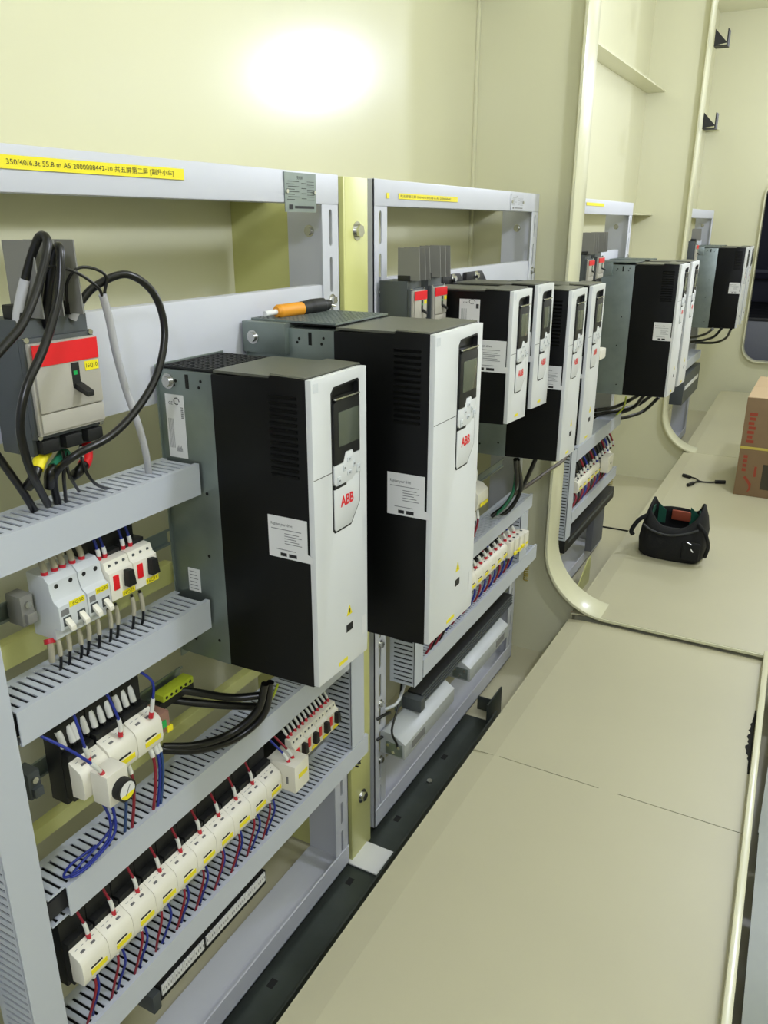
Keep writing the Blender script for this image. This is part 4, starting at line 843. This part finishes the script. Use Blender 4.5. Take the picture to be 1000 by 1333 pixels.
# black terminal strip and grey housings
t = thing('terminal_strip', 'long black grooved strip under the lowest duct of the second rack', 'terminal strip', (-1.06, 2.62, -1.60))
b = B(); b.box(-1.09, -1.036, 2.18, 3.09, -1.583, -1.535); b.make('strip_body', BLK, t, bevel=.002)
b = B()
for i in range(4): b.box(-1.0362, -1.033, 2.18, 3.09, -1.580 + .0125 * i, -1.575 + .0125 * i)
b.make('strip_ridge', DGREY, t)
bx(-1.095, -1.02, 2.145, 2.179, -1.586, -1.54).make('end_clamp', DGREY, t, bevel=.002)
b = B(); b.box(-1.098, -1.092, 2.10, 3.20, -1.575, -1.555); b.make('strip_rail', GALV, t)
def housing(y0, y1, label, dark):
    t = thing('metal_housing', label, 'metal housing', (-1.05, (y0 + y1) / 2, -1.69))
    h = B().prism([(-1.096, -1.675), (-1.004, -1.675), (-1.002, -1.618), (-1.045, -1.592), (-1.085, -1.588), (-1.096, -1.594)], 'y', y0, y1).make('housing_body', GALV if False else mat('housing_grey', (176, 180, 180), .35), t, bevel=.002)
    bx(-1.0035, -1.0012, y0 + .05 if dark else y1 - .14, y0 + .15 if dark else y1 - .05, -1.660, -1.632).make('label_plate', INKG, t)
    bx(-1.075, -1.012, y0 - .002, y0 + .0005, -1.668, -1.622).make('end_cover', GALV, t, bevel=.001)
    for (x, z) in ((-1.065, -1.632), (-1.025, -1.632), (-1.045, -1.655)): B().cyl((x, y0 - .005, z), (x, y0 - .002, z), .006, 8).make('screw', ZINC, t)
housing(1.995, 2.395, 'long grey metal housing at the foot of the second rack, the near one', True)
housing(2.545, 2.965, 'long grey metal housing at the foot of the second rack, the far one', False)
wire('control_cable', [(-1.09, 2.02, -1.52), (-1.06, 2.05, -1.50), (-1.07, 2.12, -1.47), (-1.09, 2.16, -1.46)], .0055, LGREY, 'pale cable arching beside the left upright of the second rack', 'cable')
wire('control_cable', [(-1.05, 2.02, -1.68), (-1.03, 1.99, -1.62), (-1.05, 1.99, -1.57), (-1.06, 2.06, -1.51), (-1.08, 2.12, -1.45)], .004, CABLE, 'thin black cable running down to the near grey housing', 'cable')
for i, (y, z) in enumerate(((1.985, -1.535), (1.985, -1.615))):
    B().tube(smooth_path([(-1.097, y - .01, z), (-1.085, y + .02, z + .004), (-1.08, y + .05, z - .002)]), .0055, 7).make('cable_tie', CABLE, label='black cable tie on the left upright of the second rack, %s one' % ('upper' if i == 0 else 'lower'), cat='cable tie')
# ------------------------------------------------------------------ rack inside the first opening, lower half
for i in range(9):
    contactor(3.93 + .078 * i, .078, -1.275, -1.000, 'ivory-fronted contactor inside the first opening, %s from the left' % ORD[i], body_h=.14)
for i in range(13):
    y = 3.95 + .062 * i
    wire('control_wire', [(-1.055, y - .03, -1.130), (-1.03, y - .02, -1.17), (-1.015, y, -1.215), (-1.012, y + .004, -1.240)], .0058, cm[(i + 2) % 7], '%s wire above the contactor row inside the first opening, %s from the left' % (cn[(i + 2) % 7], ORD[i]), 'wire', sleeve=(.6, .9), k=4, n=6)
    wire('control_wire', [(-1.03, y, -1.308), (-1.01, y - .01, -1.335), (-1.016, y - .03, -1.37), (-1.03, y - .036, -1.400)], .0058, (REDW, CABLE, REDW, BLUEW)[i % 4], '%s wire below the contactor row inside the first opening, %s from the left' % (('red', 'black', 'red', 'blue')[i % 4], ORD[i]), 'wire', k=4, n=6)
t = thing('interface_block', 'protruding ivory block on the contactor row inside the first opening', 'relay block', (-.98, 4.42, -1.31))
bx(-.998, -.955, 4.36, 4.47, -1.31, -1.22).make('block_body', OFFW, t, bevel=.003); B().cyl((-.955, 4.415, -1.262), (-.953, 4.415, -1.262), .008, 10).make('terminal_hole', INK, t)
t = thing('terminal_strip', 'black terminal strip under the lowest duct inside the first opening', 'terminal strip', (-1.06, 4.3, -1.62))
bx(-1.095, -1.01, 3.80, 4.84, -1.60, -1.53).make('strip_body', BLK, t, bevel=.003)
bx(-1.0105, -1.0085, 3.86, 4.80, -1.56, -1.545).make('strip_ridge', DGREY, t)
bx(-1.10, -1.06, 4.60, 4.86, -1.89, -1.60).make('dark_panel', DARKBOX, label='dark panel at the lower right of the rack inside the first opening', cat='panel', bevel=.002)
t = thing('rotary_switch', 'small white device with a dark round end beside the metal-backed drive', 'switch', (-.97, 4.0, -.66))
bx(-1.09, -1.0, 3.88, 3.98, -.645, -.565).make('switch_body', OFFW, t, bevel=.006); bx(-1.06, -.95, 3.93, 4.04, -.625, -.575).make('switch_head', OFFW, t, bevel=.008)
B().cyl((-.985, 4.041, -.60), (-.985, 4.06, -.60), .026, 18).make('switch_end', BLK, t, bevel=.003)
t = thing('device_bracket', 'pale grey upright bracket left of the metal-backed drive', 'bracket', (-1.06, 3.87, -.9))
bx(-1.095, -1.04, 3.86, 3.875, -.92, -.20).make('bracket_web', GREYP, t, bevel=.002)
bx(-1.045, -1.0385, 3.875, 3.97, -.42, -.20).make('bracket_face', GREYP, t, bevel=.002)
B().cyl((-1.0385, 3.92, -.30), (-1.036, 3.92, -.30), .010, 10).make('bolt', ZINC, t)
t = thing('terminal_block', 'grey terminal block on the farthest rack below the duct', 'terminal block', (-1.04, 7.4, -1.45))
bx(-1.095, -.99, 7.05, 7.9, -1.44, -1.20).make('block_body', DGREY, t, bevel=.004); bx(-.9905, -.985, 7.1, 7.8, -1.32, -1.29).make('label_strip', PAPER, t)
t = thing('terminal_block', 'pale terminal block under the breaker of the farthest rack', 'terminal block', (-1.04, 6.92, -.55))
bx(-1.095, -1.0, 6.86, 6.97, -.50, -.33).make('block_body', LGREY, t, bevel=.004); bx(-1.0005, -.995, 6.87, 6.96, -.43, -.40).make('label_strip', INKG, t)
# ================================================================== hooks on the far bulkhead
for i, (x, z) in enumerate(((-1.01, 1.14), (-1.02, .63))):
    t = thing('angle_hook', ['black triangular hook on the far bulkhead, upper one', 'black triangular hook on the far bulkhead, lower one'][i], 'hook', (x, 6.58, z))
    B().prism([(x, z), (x + .085, z + .012), (x, z + .10)], 'y', 6.56, 6.566).make('gusset', BLK, t)
    bx(x, x + .088, 6.56, 6.648, z - .006, z + .001).make('hook_base', BLK, t); bx(x + .080, x + .088, 6.56, 6.648, z, z + .095).make('hook_lip', BLK, t)
# ================================================================== bag
t = thing('tool_bag', 'open black tool bag with green lining standing on the walkway', 'bag', (-.56, 4.36, FZ + .0275))
def bag_ring(z, hx, hy, rr, wob, zt=None, n=44, cx=-.565, cy=4.365):
    out = []
    for i in range(n):
        a = 2 * math.pi * i / n
        c, s_ = math.cos(a), math.sin(a); e = .55
        x = hx * (abs(c) ** e) * (1 if c > 0 else -1); y = hy * (abs(s_) ** e) * (1 if s_ > 0 else -1)
        q = wob * (.5 * math.sin(3 * a + z * 20) + .5 * math.sin(7 * a + 1.3 + z * 30))
        zz = z if zt is None else z + zt(a)
        out.append((cx + x * (1 + q), cy + y * (1 + q) + .0, zz))
    return out
def loft(rings, cap=True):
    n = len(rings[0]); vs = [p for r in rings for p in r]
    fs = [(i * n + k, i * n + (k + 1) % n, (i + 1) * n + (k + 1) % n, (i + 1) * n + k) for i in range(len(rings) - 1) for k in range(n)]
    b = B().add(vs, fs, True)
    if cap: b.add(rings[0], [tuple(range(n))])
    return b
z0 = FZ + .028
rim = lambda a: .055 * abs(math.cos(a)) ** 3 - .050 * max(0, -math.sin(a)) ** 1.5 - .012 * max(0, math.sin(a)) + .008 * math.sin(5 * a)
rings = [bag_ring(z0, .150, .120, 0, .02), bag_ring(z0 + .02, .168, .135, 0, .03), bag_ring(z0 + .09, .172, .140, 0, .04), bag_ring(z0 + .15, .168, .132, 0, .05),
         bag_ring(z0 + .20, .155, .120, 0, .04, lambda a: .5 * rim(a)), bag_ring(z0 + .24, .135, .105, 0, .03, rim), bag_ring(z0 + .242, .128, .098, 0, .03, rim),
         bag_ring(z0 + .20, .138, .106, 0, .03, lambda a: .5 * rim(a)), bag_ring(z0 + .10, .150, .118, 0, .03), bag_ring(z0 + .02, .14, .11, 0, .02)]
bb = loft(rings); n = 44; bb.add(rings[-1], [tuple(range(n - 1, -1, -1))]); bb.make('bag_body', BAGM, t)
for sx in (-1, 1):
    P = [(-.565 + sx * .131, 4.315, z0 + .225), (-.565 + sx * .128, 4.34, z0 + .262), (-.565 + sx * .126, 4.385, z0 + .262), (-.565 + sx * .130, 4.415, z0 + .225), (-.565 + sx * .142, 4.40, z0 + .165), (-.565 + sx * .142, 4.33, z0 + .165)]
    B().add([(p[0] - sx * .008, p[1], p[2]) for p in P] + [(p[0] - sx * .011, p[1], p[2]) for p in P], [(0, 1, 2, 3, 4, 5), (11, 10, 9, 8, 7, 6)] + [(i, (i + 1) % 6, 6 + (i + 1) % 6, 6 + i) for i in range(6)]).make('lining', BAGG, t, label='green inner lining')
for (xa, xb) in ((-.672, -.632), (-.505, -.462)):
    B().hexa([(xa, 4.443, z0 + .14), (xb, 4.448, z0 + .14), (xb, 4.452, z0 + .14), (xa, 4.447, z0 + .14), (xa, 4.437, z0 + .255), (xb, 4.444, z0 + .215), (xb, 4.448, z0 + .215), (xa, 4.441, z0 + .255)]).make('lining', BAGG, t, label='green inner lining')
B().tube(smooth_path([(-.71, 4.23, z0 + .19), (-.66, 4.222, z0 + .165), (-.58, 4.215, z0 + .155), (-.50, 4.222, z0 + .172), (-.43, 4.24, z0 + .20)]), .006, 8).make('rim_binding', mat('binding', (48, 50, 50), .6), t)
B().tube(smooth_path([(-.44, 4.27, z0 + .225), (-.40, 4.25, z0 + .19), (-.375, 4.25, z0 + .12), (-.385, 4.26, z0 + .05)]), .010, 8).make('shoulder_strap', BAGM, t)
B().tube(smooth_path([(-.70, 4.30, z0 + .225), (-.745, 4.28, z0 + .19), (-.775, 4.27, z0 + .13), (-.765, 4.27, z0 + .105)]), .012, 8).make('shoulder_strap', BAGM, t)
bx(-.50, -.41, 4.215, 4.245, z0 + .03, z0 + .13).make('side_pocket', BAGM, t, bevel=.012)
b = B(); b.tube([(-.455, 4.213, z0 + .10), (-.440, 4.210, z0 + .085)], .004, 6); b.tube([(-.478, 4.213, z0 + .135), (-.452, 4.210, z0 + .125)], .003, 6); b.make('buckle', ZINC, t)
bx(-.60, -.50, 4.435, 4.452, z0 + .17, z0 + .225).make('hand_tool', mat('tool_red', (150, 70, 45), .6), label='reddish tool lying inside the open black bag', cat='tool', bevel=.006)
# ================================================================== splitter cable
t = thing('splitter_cable', 'short black Y-shaped splitter cable lying on the walkway', 'cable', (-.62, 5.80, FZ + .0275))
zc = FZ + .0395
B().tube(smooth_path([(-.70, 5.86, zc), (-.66, 5.84, zc), (-.625, 5.80, zc - .004), (-.56, 5.81, zc - .004), (-.515, 5.835, zc)]), .0058, 8).make('cable', CABLE, t)
B().tube(smooth_path([(-.625, 5.80, zc - .004), (-.645, 5.77, zc - .002), (-.662, 5.72, zc)]), .0058, 8).make('cable_branch', CABLE, t)
for (p, q) in (((-.755, 5.885, zc), (-.700, 5.86, zc)), ((-.685, 5.655, zc), (-.662, 5.72, zc)), ((-.530, 5.827, zc), (-.468, 5.855, zc))):
    B().cyl(p, q, .0125, 14).make('connector', BLK, t, bevel=.002)
# ================================================================== carton
CX0, CX1, CY0, CY1, CZ0, CZ1 = -.392, .10, 5.635, 6.48, FZ + .028, -1.052
t = thing('cardboard_box', 'tall brown cardboard box with red print and a yellow strap on the walkway', 'box', ((CX0 + CX1) / 2, (CY0 + CY1) / 2, CZ0))
bx(CX0, CX1, CY0, CY1, CZ0, CZ1 - .004).make('carton', CARD, t, bevel=.003)
b = B(); b.box(CX0 + .002, CX1 - .002, CY0 + .002, CY0 + .41, CZ1 - .004, CZ1); b.box(CX0 + .002, CX1 - .002, CY0 + .414, CY1 - .002, CZ1 - .004, CZ1); b.make('top_flap', mat('lit_card_top', (190, 164, 128), .8), t)  # paler cardboard paints the light on the carton's top
zs = -1.385
b = B(); b.box(CX0 - .0015, CX1 + .0015, CY0 - .0015, CY0 - .0003, zs - .008, zs + .008); b.box(CX0 - .0015, CX0 - .0003, CY0 - .0015, CY1 + .0015, zs - .008, zs + .008); b.make('strap', mat('strap_yellow', (196, 178, 80), .5), t, label='yellow strap')
rp = mat('red_print', (150, 62, 40), .8)
b = B()
for k in range(7): b.box(CX0 + .028 + .004 * (k % 2), CX0 + .075 - .006 * (k % 3), CY0 - .0006, CY0 - .0002, CZ1 - .12 - .030 * k, CZ1 - .10 - .030 * k)
b.make('printing', rp, t); b = B()
for k in range(4): b.box(CX0 + .03, CX0 + .055, CY0 - .0006, CY0 - .0002, zs - .07 - .03 * k, zs - .05 - .03 * k)
b.make('printing', rp, t); b = B()
b.add(*(lambda P: ([(x, CY0 - .0006, z) for x, z in P], [tuple(range(len(P)))]))([(CX0 + .045, zs - .20), (CX0 + .060, zs - .19), (CX0 + .100, zs - .24), (CX0 + .100, zs - .28), (CX0 + .085, zs - .30), (CX0 + .080, zs - .30), (CX0 + .088, zs - .27), (CX0 + .085, zs - .25)]))
b.make('printing', rp, t); b = B()
b.box(CX0 + .105, CX0 + .12, CY0 - .0006, CY0 - .0002, zs - .19, zs - .12)
b.make('printing', rp, t)
bx(CX0 + .155, CX0 + .30, CY0 - .0007, CY0 - .0002, zs - .27, zs - .10).make('dark_label', mat('dark_label', (62, 56, 40), .8), t)
# ================================================================== dark room beyond the end opening
for i in range(6):
    y = 10.0 + .36 * i
    t = thing('equipment_cabinet', 'dark grey cabinet in the room beyond the end opening, %s from the front' % ORD[i], 'cabinet', (-.9, y + .16, -2.0))
    bx(-1.5, -.55, y, y + .33, -2.0, -1.02 + .0 * i).make('cabinet_body', DARKBOX, t, bevel=.006)
    bx(-1.52, -.53, y - .008, y + .338, -1.02, -.985).make('cabinet_lid', BLK, t, bevel=.004)
bx(-1.6, .4, 12.3, 12.5, -.7, .9).make('wall_panel', NAVY, label='large dark panel on the back wall beyond the end opening', cat='panel', bevel=.01)
b = B(); b.box(-1.4, -.4, 12.27, 12.30, -.62, -.58); b.make('panel_trim', DARKBOX, label='pale trim bar on the dark panel beyond the end opening', cat='trim')

# ------------------------------------------------------------------ groups of repeats
RULES = [('motor_drive', '', 'motor drives mounted on the racks'), ('equipment_rack', '', 'grey steel racks along the left wall'), ('wiring_duct', '', 'slotted wiring ducts'),
         ('din_rail', '', 'mounting rails on the racks'), ('cross_bar', '', 'flat cross bars'), ('circuit_breaker', '', 'red-topped moulded breakers'), ('miniature_breaker', 'pale grey', 'pale grey two-pole breakers'),
         ('motor_starter', 'long row', 'motor starters at the end of the long row'), ('motor_starter', 'small breaker row', 'motor starters of the small breaker row'),
         ('contactor', 'long row', 'contactors of the long row'), ('contactor', 'second rack', 'contactors of the second rack'), ('contactor', 'first opening', 'contactors inside the first opening'), ('contactor', '', 'contactors of the timer row'),
         ('interface_block', 'second rack', 'protruding ivory blocks of the second rack'), ('power_cable', '', 'thick cables at the large breaker'), ('motor_cable', 'nearest drive', 'motor cables below the nearest drive'),
         ('motor_cable', 'second rack', 'motor cables of the second rack'), ('motor_cable', 'metal-backed', 'motor cables below the metal-backed drive'), ('motor_cable', 'farthest', 'motor cables below the farthest drives'),
         ('thin_wire', '', 'thin black wires at the large breaker'), ('cable_tail', 'large breaker', 'coloured cable tails below the large breaker'),
         ('control_wire', 'red wire entering the', 'red wires above the long row'), ('control_wire', 'behind the', 'black wires behind the long row'), ('control_wire', 'red wire dropping below', 'red wires below the long row'),
         ('control_wire', 'blue wire dropping below', 'blue wires below the long row'), ('control_wire', 'motor starters of the long row', 'wires above the motor starters of the long row'), ('control_wire', 'protruding ivory block', 'wires of the protruding block'),
         ('control_wire', 'above the pale grey breakers', 'beige-sleeved wires above the small breakers'), ('control_wire', 'above the ivory motor starters', 'blue wires above the small motor starters'), ('control_wire', 'below the small breaker row', 'black wires below the small breakers'),
         ('control_wire', 'blue wire above the timer row', 'blue wires above the timer row'), ('control_wire', 'black wire above the timer row', 'marked black wires above the timer row'), ('control_wire', 'timer', 'wires below the timer row'),
         ('control_wire', 'entering the contactor row of the second rack', 'wires above the contactors of the second rack'), ('control_wire', 'below the contactor row of the second rack', 'wires below the contactors of the second rack'),
         ('control_wire', 'biggest drive', 'wires near the biggest drive'), ('control_wire', 'above the contactor row inside', 'wires above the contactors inside the first opening'), ('control_wire', 'below the contactor row inside', 'wires below the contactors inside the first opening'),
         ('terminal_strip', '', 'black terminal strips'), ('metal_housing', '', 'grey metal housings at the foot of the second rack'), ('cable_tie', '', 'black cable ties'), ('angle_hook', '', 'black hooks on the far bulkhead'),
         ('mounting_bracket', '', 'black brackets behind the small drives'), ('equipment_cabinet', '', 'dark cabinets beyond the end opening'), ('end_clamp', 'rail clamp', 'rail clamps'), ('terminal_block', 'farthest', 'terminal blocks on the farthest rack'),
         ('coiled_wire', '', 'coiled wires hanging at rack ends')]
for o in list(S.objects):
    if o.parent is None and o.get('category') and not o.get('group'):
        for nm, key, grp in RULES:
            if o.name.split('.')[0] == nm and key in o['label']:
                o['group'] = grp; break
